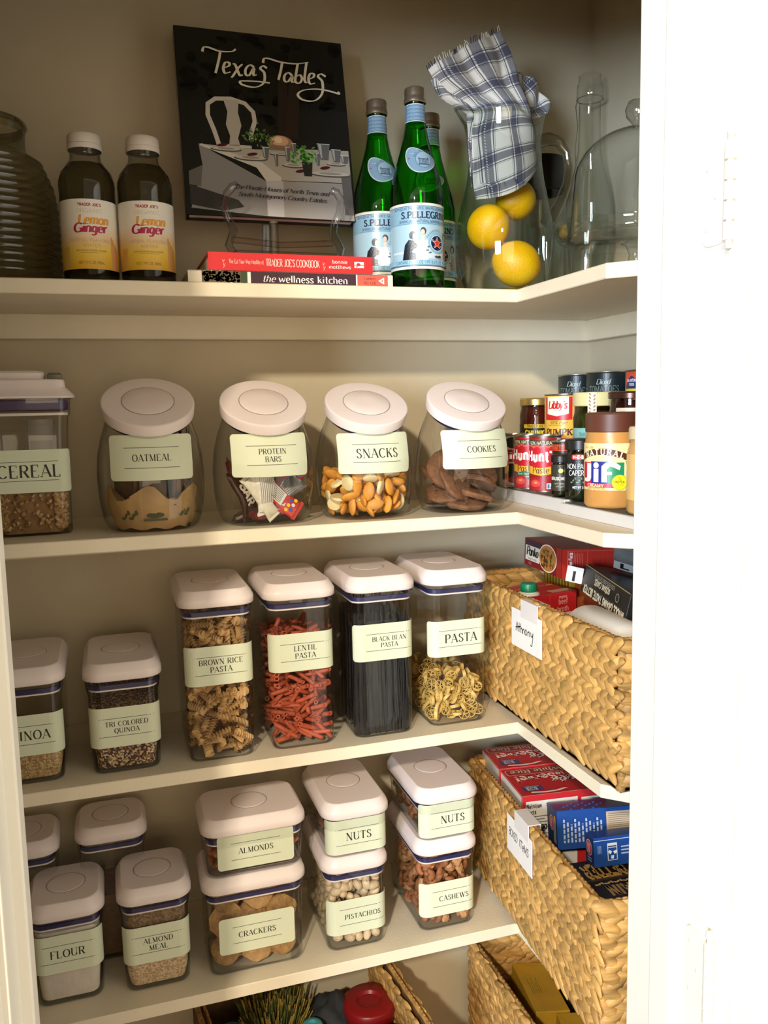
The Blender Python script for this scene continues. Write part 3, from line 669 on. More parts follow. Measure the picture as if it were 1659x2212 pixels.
# ------------------------------------------------------------ shelf 2: round jars
def jar_body_rings(tilt, R0=.072, h=.150, inner=0., n=36):
    rings = []
    prof = [(0, .052), (.0015, .058), (.006, .0635), (.02, .0690), (.045, .0725), (.075, .0735), (.10, .0715), (.122, .066), (.138, .0600), (.150, .0560)]
    for z, r in prof:
        k = z/h; ti = tilt*max(0, (k-.35)/.65)**1.2; rr_ = r-inner; e = 2.5-.5*k
        q = []
        for j in range(n):
            a = 2*pi*j/n; c, s = cos(a), sin(a); m = (abs(c)**e+abs(s)**e)**(-1/e)
            x, y = rr_*m*c, rr_*m*s*.98
            zz = z+y*sin(ti); yy = y*cos(ti)-max(0, k-.5)*.030
            q.append((x, yy, max(zz, 0)))
        rings.append(q)
    return rings
def round_jar(label, cx, cy, lines, cap, uoff=0., rot=0., lab=(0, 0), s=1.0, vl=.098, sx=1.0):
    t = thing('storage_jar', label, 'jar', (cx, cy, Z2), rot, 'round white-lidded jars'); t.scale = (sx, sx, s)
    tilt = radians(31); rg = jar_body_rings(tilt)
    mk('body', loft(rg, True, False), clear('jar_acrylic', (.95, .955, .95), (.42, .44, .43), .02, 1., 3.2, .05), t, smooth=80)
    # lid, tilted with the mouth
    O = Vector((0, -.015, .150)); e = Euler((tilt, 0, 0))
    lid = mk('lid', lathe([(.055, -.001), (.0605, -.0008), (.0620, .0006), (.0628, .0135), (.0622, .0152), (.0610, .0160), (.0600, .0162), (.036, .0164), (.0, .0166)], 64), LID, t, O+Vector((0, -.002, .006)), e, 35)
    mk('button_groove', lathe([(.0345, 0), (.0345, .0006), (.0357, .0006), (.0357, 0)], 48), GROOVE, lid, (0, 0, .0162))
    mk('push_button', lathe([(.0345, -.001), (.0345, .0008), (.0335, .0014), (.012, .0018), (0, .0018)], 48), LID, lid, (0, 0, .0162))
    mk('gasket', lathe([(.050, 0), (.0558, .0005), (.0560, .0045), (.052, .006)], 48), NAVY, t, O+Vector((0, .0005, -.0005)), e, 50)
    mk('neck_ring', lathe([(.0565, 0), (.0600, .0008), (.0600, .0024), (.0570, .0032)], 48), ACR2, t, O+Vector((0, -.001, .0022)), e, 50)
    # label bent round the front; height on the body by interpolation
    def fm(u, v):
        z = vl+v; k = z/.150; ti = tilt*max(0, (k-.35)/.65)**1.2
        import bisect
        zs = [0, .0015, .006, .02, .045, .075, .10, .122, .138, .150]; rs = [.052, .058, .0635, .0690, .0725, .0735, .0715, .066, .0600, .0560]
        # the front of a tilted ring dips: look for the level whose front passes through z
        zz = z
        for _ in range(8):
            i = min(max(bisect.bisect(zs, zz)-1, 0), 8); r = rs[i]+(rs[i+1]-rs[i])*(zz-zs[i])/(zs[i+1]-zs[i]); kk = zz/.150; tt = tilt*max(0, (kk-.35)/.65)**1.2
            zz = min(.1499, z+r*cos(u/.085)*sin(tt)*.9)
        y = -r*cos(tt)-max(0, kk-.5)*.030
        R = .085; a = u/R
        return (R*sin(a), y+R*(1-cos(a))-.0022, z), (sin(a), -cos(a), 0)
    sticker(t, fm, lines, cap, 0, w=.116, h=.058, uoff=uoff)
    return t
JX = [(-.5330, 'OATMEAL', 'left'), (-.3660, '', ''), (-.2020, '', ''), (-.0380, '', '')]
round_jar('round tilted-lid jar with an OATMEAL label, tan and brown packets inside', -.5370, .0860, ['OATMEAL'], .0085, rot=-.02, s=1.06, sx=1.01)
round_jar('round tilted-lid jar with a PROTEIN BARS label, wrapped bars inside', -.3770, .0790, ['PROTEIN', 'BARS'], .0072, uoff=.002, rot=-.0, s=1.035)
round_jar('round tilted-lid jar with a SNACKS label, orange and cream crisps inside', -.2225, .0760, ['SNACKS'], .0130, uoff=.002, rot=-.02, s=1.01)
round_jar('round tilted-lid jar with a COOKIES label, brown cookies inside', -.0600, .0780, ['COOKIES'], .0088, uoff=.004, rot=-.0, s=1.01)
def jarpts(cx, cy, z1, r, n, rng, R=.066, core=.5):
    pts = []; tries = 0; md = (1.5*r)**2
    while len(pts) < n and tries < n*300:
        tries += 1
        if tries % (n*80) == 0: md *= .8
        z = rng.uniform(.004+r*.6, z1); Rz = (R-.010*max(0, 1-z/.03))-r*.8; a = rng.uniform(0, 2*pi); q = Rz*(1 if rng.random() < core else sqrt(rng.random()))
        if rng.random() < .12: z = z1
        x, y = q*cos(a), q*sin(a)
        if all((x-p)**2+(y-s)**2+(z-t)**2 > md for p, s, t in pts): pts.append((x, y, z))
    return [(cx+x, cy+y, Z2+z) for x, y, z in pts]
so = M('orange_crisp', 'e39a35', .55, var=.15, nscale=70, bump=.3, rnd=.12); sc = M('cream_crisp', 'eed9a0', .6, var=.08, nscale=70, bump=.3, rnd=.08)
P_ = jarpts(-.2225, .076, .066, .0095, 150, RG)
place([oval(.0155, .0085, .0038), oval(.0145, .0090, .0042)], [so, so], 'snack_crisp', 'orange oval snack crisp in the jar marked SNACKS', 'snack', 'orange crisps in the snack jar', [p for i, p in enumerate(P_) if i % 7], RG, keep=in_jar(-.2225, .076, Z2+.003, .0670))
place([disc(.0125, .005, 3, 16, .02)], [sc], 'snack_round', 'cream round snack biscuit in the jar marked SNACKS', 'snack', 'cream round biscuits in the snack jar', [p for i, p in enumerate(P_) if i % 7 == 0], RG, keep=in_jar(-.2225, .076, Z2+.003, .0670))
ck = M('cookie_dough', '7d5232', .8, var=.3, nscale=70, bump=.8, bscale=160, rnd=.15)
ck2 = M('cookie_chip', '3b2216', .5)
def cookie(seed):
    b = B(); b.add(disc(.034, .010, seed, 22, .05), 0); r = random.Random(seed)
    for i in range(9):
        a = r.random()*6.28; q = r.random()*.026; b.add(ell(.0032, .0028, .0022, 6, 4), 1, Matrix.Translation((q*cos(a), q*sin(a), .006)))
    return b
CP = [(.0, -.020, .012, (.15, 0, 0)), (-.028, .02, .012, (-.1, .2, 1)), (.03, .022, .013, (.1, -.2, 2)), (.012, -.022, .026, (.25, .1, 1)), (-.025, .0, .030, (.2, -.35, .5)), (.022, -.008, .041, (.45, .15, 2)), (-.018, -.022, .046, (.9, -.5, 1)), (.010, .014, .053, (.55, .2, 1)), (-.03, .02, .05, (.3, .5, 0)), (.018, -.020, .060, (.75, .35, 2)), (.0, .0, .068, (.5, -.2, 3)), (-.026, -.008, .066, (1.0, -.4, 0))]
pr = [mk('cookie', cookie(i), [ck, ck2]) for i in (1, 2)]
for i, (x, y, z, r) in enumerate(CP):
    o = pr[i] if i < 2 else pr[i % 2].copy()
    if i > 1: COL.objects.link(o)
    o.location = (-.060+x, .078+y, Z2+z); o.rotation_euler = r; in_jar(-.060, .078, Z2+.003, .0675)(o, 1.); tag(o, 'brown chocolate chip cookie lying in the jar marked COOKIES', 'cookie', 'cookies in the jar')
# protein bars
def bar_mesh(seed, L=.075, w=.030, h=.010):
    r = random.Random(seed); R = []
    for t, hh, ww in ((-.5, .06, 1.02), (-.44, .08, 1.02), (-.42, .7, .96), (-.2, 1, .95), (.0, 1.05, .93), (.2, 1, .96), (.42, .7, .95), (.44, .08, 1.02), (.5, .06, 1.02)):
        q = []
        for x, z in rr(w*ww, h*hh+.0006, h*hh*.45+.0003, 2): q.append((t*L+r.uniform(-.0008, .0008), x+r.uniform(-.001, .001), z+r.uniform(-.0006, .0006)+.004*sin(t*5+seed)))
        R.append(q)
    return loft(R)
def wrapper(label, x, y, z, rot, base, seed, deco):
    t = mk('snack_bar', bar_mesh(seed), M('wrapper_'+base, base, .3, var=.15, nscale=60, spec=.6), None, (-.377+x, .079+y, Z2+z), rot, 40); tag(t, label, 'snack bar', 'wrapped bars in the jar'); in_jar(-.377, .079, Z2+.003, .0665)(t, 1.)
    c = Cv(); deco(c); c.build('wrapper_print', lambda u, v: ((u, v, .0052+.004*sin(u/.075*5+seed)), (0, 0, 1)), t, .01, .0001, .0006, printmat('foil_print', .3, 0, .6)); return t
def d_bar(c):
    c.rect(-.012, -.011, .016, .011, 'f0f0ec')
    for i in range(12): c.rect(-.010+i*.002, -.009, -.0092+i*.002, .006, '222222')
def d_dots(c):
    for i, k in enumerate(('f2c417', '2c62b8', 'f2c417', 'd8d8d8', '2c62b8', 'f2c417')): c.el(.018+.006*(i % 2), -.010+i*.004, .0028, .0028, k, 12)
    c.rect(-.028, -.010, .008, .010, 'e8e4dc', .001)
    for i in range(7): c.rect(-.026, -.008+i*.0025, .004, -.0072+i*.0025, '333333')
def d_txt(c):
    c.text('BAR', 0, 0, .014, 'e8dccb', 'bold')
def d_lines(c):
    for i in range(8): c.rect(-.03, -.011+i*.003, .02, -.0102+i*.003, '8a857c')
def d_none(c): c.rect(-.03, .004, .03, .010, '7d2a1d')
wrapper('dark chocolate brown bar wrapper leaning at the left in the bar jar', -.044, -.026, .040, (1.2, 1.25, .3), '3b2319', 1, d_txt)
wrapper('plain white bar wrapper standing upright in the bar jar', -.006, -.043, .052, (1.4, 1.45, .15), 'e9e5dc', 2, d_lines)
wrapper('cream bar wrapper with dark spots low at the front of the bar jar', -.012, -.046, .024, (1.25, .95, .0), 'e6dfc8', 3, d_none)
wrapper('grey and red bar wrapper with coloured dots and a barcode in the bar jar', .022, -.046, .030, (1.25, .7, .1), 'c8392d', 4, d_dots)
wrapper('red bar wrapper with yellow dots leaning up to the right in the bar jar', .040, -.030, .050, (1.1, -.85, .5), 'b5231c', 5, d_dots)
wrapper('silver bar wrapper with small print behind the red one in the bar jar', .020, -.026, .044, (1.1, -.5, .2), '6e6a66', 6, d_lines)
wrapper('maroon bar wrapper lying at the bottom of the bar jar', .026, -.032, .014, (.3, .1, .3), '6b1f1a', 7, d_txt)
wrapper('brown bar wrapper lying flat at the bottom left of the bar jar', -.026, -.020, .014, (.2, -.1, -.3), '4a2b20', 8, d_lines)
wrapper('black bar wrapper with a white barcode at the back of the bar jar', .0, .01, .040, (.9, .5, 1.2), '262423', 9, d_bar)
wrapper('small red wrapper high at the right side of the bar jar', .034, .006, .064, (.8, -.6, 1.2), 'a8281f', 10, d_dots)
wrapper('silver wrapper lying across the top of the pile in the bar jar', -.010, -.012, .072, (.3, .2, .6), '8a8680', 11, d_lines)
wrapper('dark maroon wrapper high at the left side of the bar jar', -.038, -.006, .062, (1.0, .8, .9), '541a18', 12, d_txt)
# oatmeal packets: curled kraft pouches
def pouch(seed, R, h, a0, a1, th=.004, wob=.002):
    r = random.Random(seed); n = 22; L = []
    for z in range(7):
        q = []; k = z/6; edge = [r.uniform(-wob, wob) for _ in range(n+1)]
        for i in range(n+1):
            a = a0+(a1-a0)*i/n; rad = R*(1-.16*(1-k)**2)+edge[i]; q.append((rad*cos(a), rad*sin(a), k*h*(1+.22*sin(i*.7+seed)*(k > .9))+wob*sin(i*1.3+z)))
        for i in range(n, -1, -1):
            a = a0+(a1-a0)*i/n; rad = R*(1-.16*(1-k)**2)-th; q.append((rad*cos(a), rad*sin(a), k*h*(1+.22*sin(i*.7+seed)*(k > .9))))
        L.append(q)
    return loft(L)
kr = M('kraft_paper', 'c09a66', .7, var=.12, nscale=40, bump=.5, bscale=60); br_ = M('brown_packet', '5d4630', .5, var=.3, nscale=40, bump=.6, bscale=60); dg = M('dark_packet', '2f3326', .5, var=.3, nscale=40)
tag(mk('oatmeal_packet', pouch(1, .062, .050, -pi*.97, -pi*.03), kr, None, (-.537, .086, Z2+.004)), 'tan kraft oatmeal packet curled along the bottom of the oatmeal jar', 'packet')
o = tag(mk('oatmeal_packet', pouch(2, .055, .10, -pi*.92, -pi*.40), br_, None, (-.537, .086, Z2+.008)), 'dark brown oatmeal packet standing at the left in the oatmeal jar', 'packet')
o = tag(mk('oatmeal_packet', pouch(3, .056, .118, -pi*.34, pi*.10), M('mid_packet', '7a6248', .5, var=.3, nscale=40, bump=.5), None, (-.537, .086, Z2+.008)), 'mottled brown oatmeal packet standing at the right in the oatmeal jar', 'packet')
o = tag(mk('oatmeal_packet', pouch(4, .040, .092, -pi*.8, pi*.2), dg, None, (-.537, .090, Z2+.010)), 'nearly black packet in the middle of the oatmeal jar', 'packet')
c = Cv(); c.el(0, 0, .012, .004, '3f4a2c'); c.rect(-.016, -.008, .016, -.005, '4b5534'); c.rect(.026, .012, .030, .020, '3a4a2c')
for i in range(6): c.el(-.045+i*.004, -.004+(i % 3)*.004, .004, .002, '4f5d38', 8, i)
for i in range(6): c.el(.036+i*.003, -.002+(i % 3)*.003, .003, .002, '4f5d38', 8, i)
c.build('packet_print', m_cyl(.0595, .020), bpy.data.objects['oatmeal_packet'], .006, .0001, .0006, paper)

# cereal dispenser with a flip lid
def cereal():
    cx, yf, w, d, h = -.700, .052, .128, .150, .222
    t = thing('cereal_dispenser', 'tall clear flip-lid container with a CEREAL label at the left end', 'container', (cx, yf+d/2, Z2))
    bw, bd, r = .108, .138, .016
    mk('body', rloft([(0, bw-.018, bd-.018, r), (.001, bw-.010, bd-.010, r), (.006, bw-.006, bd-.006, r), (.13, bw-.004, bd-.004, r), (.160, bw, bd, r), (.166, bw+.006, bd+.006, r), (.186, bw+.008, bd+.008, r)], 7, True, False), ACR, t)
    mk('gasket', rloft([(.170, bw-.004, bd-.004, r), (.171, bw+.002, bd+.002, r), (.183, bw+.002, bd+.002, r), (.184, bw-.004, bd-.004, r)], 7, False, False), M('plum_gasket', '46355c', .4), t)
    mk('inner_rim', rloft([(.163, bw-.006, bd-.006, r), (.1635, bw, bd, r), (.1668, bw, bd, r), (.167, bw-.006, bd-.006, r)], 7, False, False), LID, t)
    lid = mk('lid', rloft([(.186, w-.012, d-.01, .018), (.1865, w-.002, d, .02), (.189, w, d+.002, .02), (.195, w-.010, d-.008, .018), (.201, w-.022, d-.018, .016), (.2095, w-.024, d-.020, .015), (.2115, w-.027, d-.023, .014), (.212, w-.03, d-.026, .013)], 7), LID, t)
    mk('flip_cap', rloft([(.210, .078, .070, .012), (.2205, .080, .072, .012), (.2235, .074, .066, .011), (.2245, .06, .05, .01)], 6), LID, lid, (-.012, -.012, 0))
    mk('spout_hinge', bbx(.030, .050, -.05, .05, .210, .221, .003), M('hinge_olive', '6d6a58', .5), lid)
    mk('grip_ridge', rloft([(.075, .030, .004, .0018), (.158, .034, .004, .0018)], 3), RIMW, t, (.018, -bd/2+.004, 0))
    sticker(t, m_rr(bw-.002, bd-.002, r, .089), ['CEREAL'], .0165, 0, .114, .058)
    t.rotation_euler = (0, 0, .05)
    b = B(); rg = random.Random(11); b.add(rloft([(0, bw-.030, bd-.030, .012), (.058, bw-.026, bd-.026, .012)], 4), 1)
    for i in range(3200):
        e = rr(bw-.016, bd-.016, .014, 6); k = rg.randrange(len(e)); q = e[k]; q2 = e[(k+1) % len(e)]; u = rg.random(); x = q[0]+(q2[0]-q[0])*u; y = q[1]+(q2[1]-q[1])*u; z = rg.uniform(.006, .07)
        if rg.random() < .25: x *= rg.random(); y *= rg.random(); z = rg.uniform(.060, .072)
        z_k = 1-.06*max(0, 1-z/.02); s = rg.uniform(.0018, .0042)
        b.add(ell(s, s*.8, s*.6, 6, 4), rg.choice((0, 0, 1, 2)), Matrix.Translation((x*z_k*.955, y*z_k*.955, z)) @ Euler((rg.random()*6, rg.random()*6, 0)).to_matrix().to_4x4())
    stuff('granola', b, [M('oat_flake', 'b58e5c', .8, var=.2, nscale=120), M('toasted_oat', '916a40', .8, var=.25, nscale=120), M('pale_oat', 'cdae80', .8, var=.15, nscale=120)], 'clustered golden brown granola in the bottom of the cereal container', 'cereal', (cx, yf+d/2, Z2+.003), (0, 0, .05), 0)
cereal()
# ------------------------------------------------------------ shelf 1: books, bottles, pitcher
def gbox(name, label, cat, x0, x1, y0, y1, z0, z1, m, rot=(0, 0, 0), b=.0012, group=None):
    """a carton or book standing at the middle of its base"""
    c = ((x0+x1)/2, (y0+y1)/2, z0); w, d, h = x1-x0, y1-y0, z1-z0
    o = tag(mk(name, bbx(-w/2, w/2, -d/2, d/2, 0, h, b), m, None, c, rot, 0), label, cat, group)
    F = {'front': m_plane((-w/2, -d/2, 0), (1, 0, 0), (0, 0, 1)), 'left': m_plane((-w/2, d/2, 0), (0, -1, 0), (0, 0, 1)), 'top': m_plane((-w/2, -d/2, h), (1, 0, 0), (0, 1, 0))}
    return o, F, (w, d, h)
def deco(o, fmap, fn, off=.0003, name='print', mat=None, maxlen=None):
    c = Cv(); fn(c); return c.build(name, fmap, o, maxlen, .00007, off, mat)
# two paperbacks
rng = random.Random(5)
pages = M('book_pages', 'e6dfca', .8, var=.08, nscale=30, stretch=(1, 1, 60))
def flatbook(label, x0, x1, y0, y1, z0, z1, cover, fn, cov_m):
    t = thing('cookbook', label, 'book', ((x0+x1)/2, (y0+y1)/2, z0)); w, d, h = x1-x0, y1-y0, z1-z0
    mk('page_block', bbx(-w/2+.003, w/2-.003, -d/2+.002, d/2-.003, .0012, h-.0012, .0005), pages, t, smooth=0)
    b = B(); b.add(bbx(-w/2, w/2, -d/2, d/2, 0, .0013, .0004)); b.add(bbx(-w/2, w/2, -d/2, d/2, h-.0013, h, .0004)); b.add(bbx(-w/2, w/2, -d/2, -d/2+.0014, 0, h, .0005))
    cv = mk('cover', b, cov_m, t, smooth=0); deco(cv, m_plane((-w/2, -d/2, 0), (1, 0, 0), (0, 0, 1)), fn); return t
def sp1(c):
    c.rect(0, 0, .018, .0155, 'e9dfc9'); c.rect(.018, .0012, .079, .0155, '5d5236')
    c.speck(.020, .002, .068, .015, ['f4efe4', 'ffffff', 'a4622c', '2c3a1c', 'c98a3c', 'e8e2d2', '3a2a1c'], 130, .0022, rng)
    c.rect(.070, .001, .079, .0155, '39472c'); c.rect(.079, 0, .0835, .0155, 'f2ece0'); c.rect(.0835, .0, .232, .0155, '3f1f2e')
    c.text('the', .108, .0072, .0088, 'f5efe6', 'ital', .018); c.text('wellness kitchen', .171, .0072, .0098, 'fbf6ee', 'serif', .098)
    c.rect(.232, 0, .234, .0155, 'f2ece0'); c.rect(.234, 0, .279, .0155, 'e5604e'); c.text('Lambert,', .253, .0108, .0036, '5d1f1c', 'serif', .018); c.text('RD. CDE', .253, .0045, .0036, '5d1f1c', 'serif', .018)
    c.poly([(.270, .003), (.270, .0125), (.2745, .0125), (.2745, .003)], 'e5604e'); c.poly([(.265, .0078), (.2735, .0125), (.2735, .003)], 'ffffff'); c.poly([(.2685, .0078), (.2720, .0095), (.2720, .006)], 'e5604e')
    c.rect(.279, 0, .2865, .0155, 'e4dcc6')
flatbook('lower paperback with a maroon spine reading the wellness kitchen', -.4800, -.1935, .006, .188, Z1, Z1+.0165, None, sp1, M('cream_cover', 'e4dcc6', .4))
def sp2(c):
    c.rect(0, 0, .2295, .0235, 'd4292c')
    for x in (.020, .158):
        c.text('v', x, .0130, .006, 'e8c9b8', 'pen'); c.text('y', x+.001, .008, .006, 'e8c9b8', 'pen')
    c.text('The Eat Your Way Healthy at', .051, .0118, .0055, 'f2d8cc', 'serif', .047); c.text("TRADER JOE'S COOKBOOK", .115, .0115, .0098, 'f7ece2', 'serif', .075)
    c.text('bonnie', .1815, .0155, .0046, 'f8e8e0', 'sans', .022); c.text('matthews', .1815, .0085, .0046, 'f8e8e0', 'sans', .032)
    c.rect(.2025, .0080, .2165, .0162, 'f8ece6'); c.el(.2085, .0125, .003, .0022, 'd4292c'); c.rect(.2025, .0112, .2165, .0119, 'd4292c'); c.poly([(.2045, .0085), (.2095, .0145), (.2105, .0135), (.206, .0085)], 'd4292c')
flatbook('upper red paperback whose spine has white lettering and an author name', -.4530, -.2235, .004, .170, Z1+.0166, Z1+.0402, None, sp2, M('red_cover', 'd4292c', .35))
# hardback on an easel
def texas():
    t = thing('display_book', 'dark hardback cookbook titled Texas Tables leaning on a clear easel', 'book', (-.3425, .100, 1.4775))
    w, h, th = .2525, .2875, .020; a = radians(-13.1); Rx = Matrix.Rotation(a, 4, 'X')
    def tr(vf): return [tuple(Rx @ Vector(p)) for p in vf[0]], vf[1]
    mk('page_block', tr(bbx(-w/2+.005, w/2-.005, .002, th-.002, .004, h-.004, .0005)), pages, t, smooth=0)
    b = B(); b.add(tr(bbx(-w/2, w/2, 0, .0026, 0, h, .0008))); b.add(tr(bbx(-w/2, w/2, th-.0026, th, 0, h, .0008))); b.add(tr(bbx(-w/2, -w/2+.003, 0, th, 0, h, .0008)))
    cv = mk('cover', b, M('black_cover', '1b1b1a', .25, spec=.6), t, smooth=0)
    U, V = w/1000, h/1150   # a sheet of 1000 x 1150
    c = Cv(); rg = random.Random(21)
    c.rect(2, 2, 998, 1148, '232422'); c.rect(2, 700, 998, 1148, '1d1d1b')
    for i in range(60):
        x, y = rg.uniform(30, 960), rg.uniform(450, 1120); c.el(x, y, rg.uniform(20, 70), rg.uniform(10, 45), rg.choice(['262724', '222220', '282925', '20201e', '272723']), 9, rg.random()*3, up=0)
    c.z += 1; c.poly([(560, 500), (590, 900), (640, 900), (640, 500)], '2f2723'); c.poly([(600, 500), (660, 880), (720, 870), (680, 500)], '332a25')
    # chair
    ch = 'cfc9bf'
    def band(P, wd, col):
        L = []; R = []
        for i in range(len(P)):
            a_, b_ = P[max(0, i-1)], P[min(len(P)-1, i+1)]; dx, dy = b_[0]-a_[0], b_[1]-a_[1]; l = sqrt(dx*dx+dy*dy); L.append((P[i][0]-dy/l*wd, P[i][1]+dx/l*wd)); R.append((P[i][0]+dy/l*wd, P[i][1]-dx/l*wd))
        for i in range(len(P)-1): c.poly([L[i], L[i+1], R[i+1], R[i]], col, up=0)
        c.z += 1
    band([(215, 420), (190, 520), (160, 610), (165, 680), (210, 715), (300, 722), (380, 700), (425, 650), (430, 590), (405, 520), (400, 470)], 13, ch)
    c.poly([(255, 715), (345, 715), (335, 640), (350, 560), (325, 480), (335, 430), (270, 430), (280, 490), (260, 560), (275, 640)], 'bdb7ae'); band([(215, 430), (400, 430)], 9, ch)
    # table
    c.poly([(95, 430), (420, 418), (700, 440), (985, 450), (985, 245), (560, 235), (380, 330)], 'b9b3a9')
    c.poly([(95, 430), (110, 300), (60, 130), (30, 40), (460, 10), (470, 225)], '8f8d8d'); c.poly([(470, 225), (460, 10), (985, 5), (985, 240), (560, 232)], 'a7a3a0')
    c.poly([(470, 225), (465, 12), (560, 10), (570, 232)], 'c4c3c8'); c.poly([(30, 180), (300, 100), (330, 60), (210, 30), (28, 60)], '3e3d3c'); c.poly([(30, 260), (110, 300), (92, 170), (28, 180)], '6e6b68')
    c.poly([(930, 40), (985, 40), (985, 300), (925, 300)], '6d6a6b'); c.poly([(100, 420), (420, 305), (470, 225), (560, 232), (560, 255), (450, 340), (110, 432)], 'd9d4cc')
    for x, y, rx, ry in ((250, 405, 90, 14), (390, 360, 100, 17), (640, 330, 70, 14), (860, 290, 130, 17), (900, 355, 60, 10), (560, 395, 60, 9)):
        c.el(x, y, rx, ry, '5f5a55'); c.el(x, y+5, rx*.92, ry*.8, 'cdc7bd'); c.el(x, y+6, rx*.55, ry*.45, 'a29c92')
    for x, y in ((230, 430), (400, 385), (680, 300), (830, 330)): c.el(x, y, 32, 10, '5c2428', 12, .2)
    c.el(570, 470, 75, 45, 'b08a72', 18); c.el(570, 480, 50, 32, 'e0b391', 18); c.el(560, 485, 24, 20, 'f6dbb8', 14); c.rect(500, 420, 640, 452, '8f7a66')
    for i in range(60): c.el(470+rg.gauss(-30, 40), 495+rg.gauss(0, 26), rg.uniform(5, 13), rg.uniform(3, 8), rg.choice(['4e7036', '6d9149', '3a5629', '86a65c']), 7, rg.random()*3, up=0)
    c.z += 1; c.poly([(690, 360), (755, 360), (745, 270), (700, 270)], '34332f')
    for i in range(70): c.el(722+rg.gauss(0, 40), 405+rg.gauss(0, 26), rg.uniform(6, 14), rg.uniform(4, 9), rg.choice(['3f8a2f', '5fb043', '2c6a20', '7cc458']), 7, rg.random()*3, up=0)
    c.z += 1
    for x, y, hh, ww in ((480, 400, 70, 22), (610, 400, 90, 16), (830, 430, 100, 40), (905, 410, 80, 30), (955, 390, 50, 26), (540, 360, 80, 12), (790, 380, 80, 12), (650, 440, 60, 14)):
        c.poly([(x-ww, y+hh/2), (x+ww, y+hh/2), (x+ww*.6, y-hh/2), (x-ww*.6, y-hh/2)], '6e7173'); c.poly([(x-ww*.8, y+hh*.45), (x-ww*.3, y+hh*.45), (x-ww*.3, y-hh*.4), (x-ww*.5, y-hh*.4)], 'b9bcc0'); c.rect(x-ww, y+hh/2-3, x+ww, y+hh/2+1, 'e5e6e8')
    c.text('The Private Houses of North Texas and', 560, 172, 26, '4b4a4e', 'script', 560, -.03); c.text('South Montgomery Country Estates', 560, 128, 26, '4b4a4e', 'script', 520, -.03)
    # title, italic pen letters with swashes
    def sw(P, wd=7, col='e9e3cc'):
        L = []; R = []; n_ = len(P)
        for i in range(n_):
            a_, b_ = P[max(0, i-1)], P[min(n_-1, i+1)]; dx, dy = b_[0]-a_[0], b_[1]-a_[1]; l = sqrt(dx*dx+dy*dy)+1e-6; q = wd*(.35+.65*abs(dy/l-.3*dx/l)); L.append((P[i][0]-dy/l*q, P[i][1]+dx/l*q)); R.append((P[i][0]+dy/l*q, P[i][1]-dx/l*q))
        for i in range(n_-1): c.poly([L[i], L[i+1], R[i+1], R[i]], col, up=0)
        c.z += 1
    def sp(P, n_=6):
        o_ = []; P = [P[0]]+P+[P[-1]]
        for i in range(1, len(P)-2):
            for k in range(n_):
                t_ = k/n_; o_.append(tuple(.5*((2*P[i][j])+(-P[i-1][j]+P[i+1][j])*t_+(2*P[i-1][j]-5*P[i][j]+4*P[i+1][j]-P[i+2][j])*t_*t_+(-P[i-1][j]+3*P[i][j]-3*P[i+1][j]+P[i+2][j])*t_**3) for j in (0, 1)))
        return o_+[P[-1]]
    def word(x0, y0, k, ltrs):
        for P in ltrs: sw(sp([(x0+a*k, y0+b*k) for a, b in P]), 8)
    word(165, 875, 1.0, [[(-10, 120), (0, 148), (30, 150), (90, 134), (160, 140), (185, 158)], [(95, 138), (82, 80), (62, 10), (56, -6)], [(104, 30), (138, 48), (140, 66), (118, 66), (104, 30), (112, 0), (144, 10)], [(160, 62), (176, 56), (196, -4), (214, 0)], [(218, 66), (192, 40), (158, -12), (146, -24)], [(286, 52), (262, 66), (236, 40), (232, 6), (252, 0), (284, 50), (278, 6), (298, 8)], [(362, 56), (340, 68), (322, 50), (344, 22), (334, -40), (280, -72), (210, -64), (196, -44), (228, -38), (300, -34), (372, -36)]])
    word(520, 862, 1.0, [[(-14, 100), (-6, 128), (22, 132), (90, 118), (180, 116), (262, 134)], [(102, 118), (88, 60), (70, 2)], [(156, 36), (134, 54), (110, 34), (106, 2), (126, -4), (156, 34), (150, 0), (166, -2)], [(196, 120), (180, 50), (172, 2), (196, -6), (214, 22), (204, 46), (180, 36)], [(250, 130), (232, 40), (232, 6), (246, 4)], [(252, 24), (284, 40), (290, 60), (268, 62), (254, 28), (262, -4), (292, 4)], [(362, 52), (334, 66), (314, 48), (338, 16), (330, -60), (280, -110), (210, -112), (180, -82), (216, -50), (300, -34), (380, -40), (436, -52), (428, -40)]])
    nrm = Rx @ Vector((0, -1, 0)); ux = Vector((1, 0, 0)); uz = Rx @ Vector((0, 0, 1)); o0 = Rx @ Vector((-w/2, 0, 0))
    c.build('cover_print', lambda u, v: (o0+ux*(u*U)+uz*(v*V), nrm), cv, None, .00003, .0003, printmat('glossy_print', .22, 0, .6))
    deco(cv, m_plane((-w/2, th, 0), (1, 0, 0), (0, -1, 0)), lambda c: c.rect(.006, .003, w-.008, th-.003, 'cfcac0'), .0001, 'page_edge') if False else None
texas()
ez = thing('easel', 'clear acrylic easel with curled front hooks holding the dark hardback', 'easel', (-.335, .09, Z1+.0402))
EZ = clear('acrylic_rod', (.93, .94, .94), (.35, .37, .37), .02, 1.2, 2.0, .10)
for s in (-1, 1):
    x = s*.074
    mk('front_hook', tube([(x, -.040, .002), (x*1.10, -.030, .018), (x*.98, -.022, .040), (x*1.04, -.012, .056), (x*1.14, -.018, .074), (x*1.10, -.034, .088), (x*1.0, -.040, .096), (x*.93, -.036, .0985)], .0058, 10), EZ, ez)
    mk('side_rail', tube([(x, -.038, .0052), (x, .0, .006), (x*.9, .055, .0065)], .0045, 8), EZ, ez)
mk('back_leg', tube([(-.012, .070, .004), (-.012, .055, .06), (-.012, .045, .16)], .006, 8), EZ, ez)
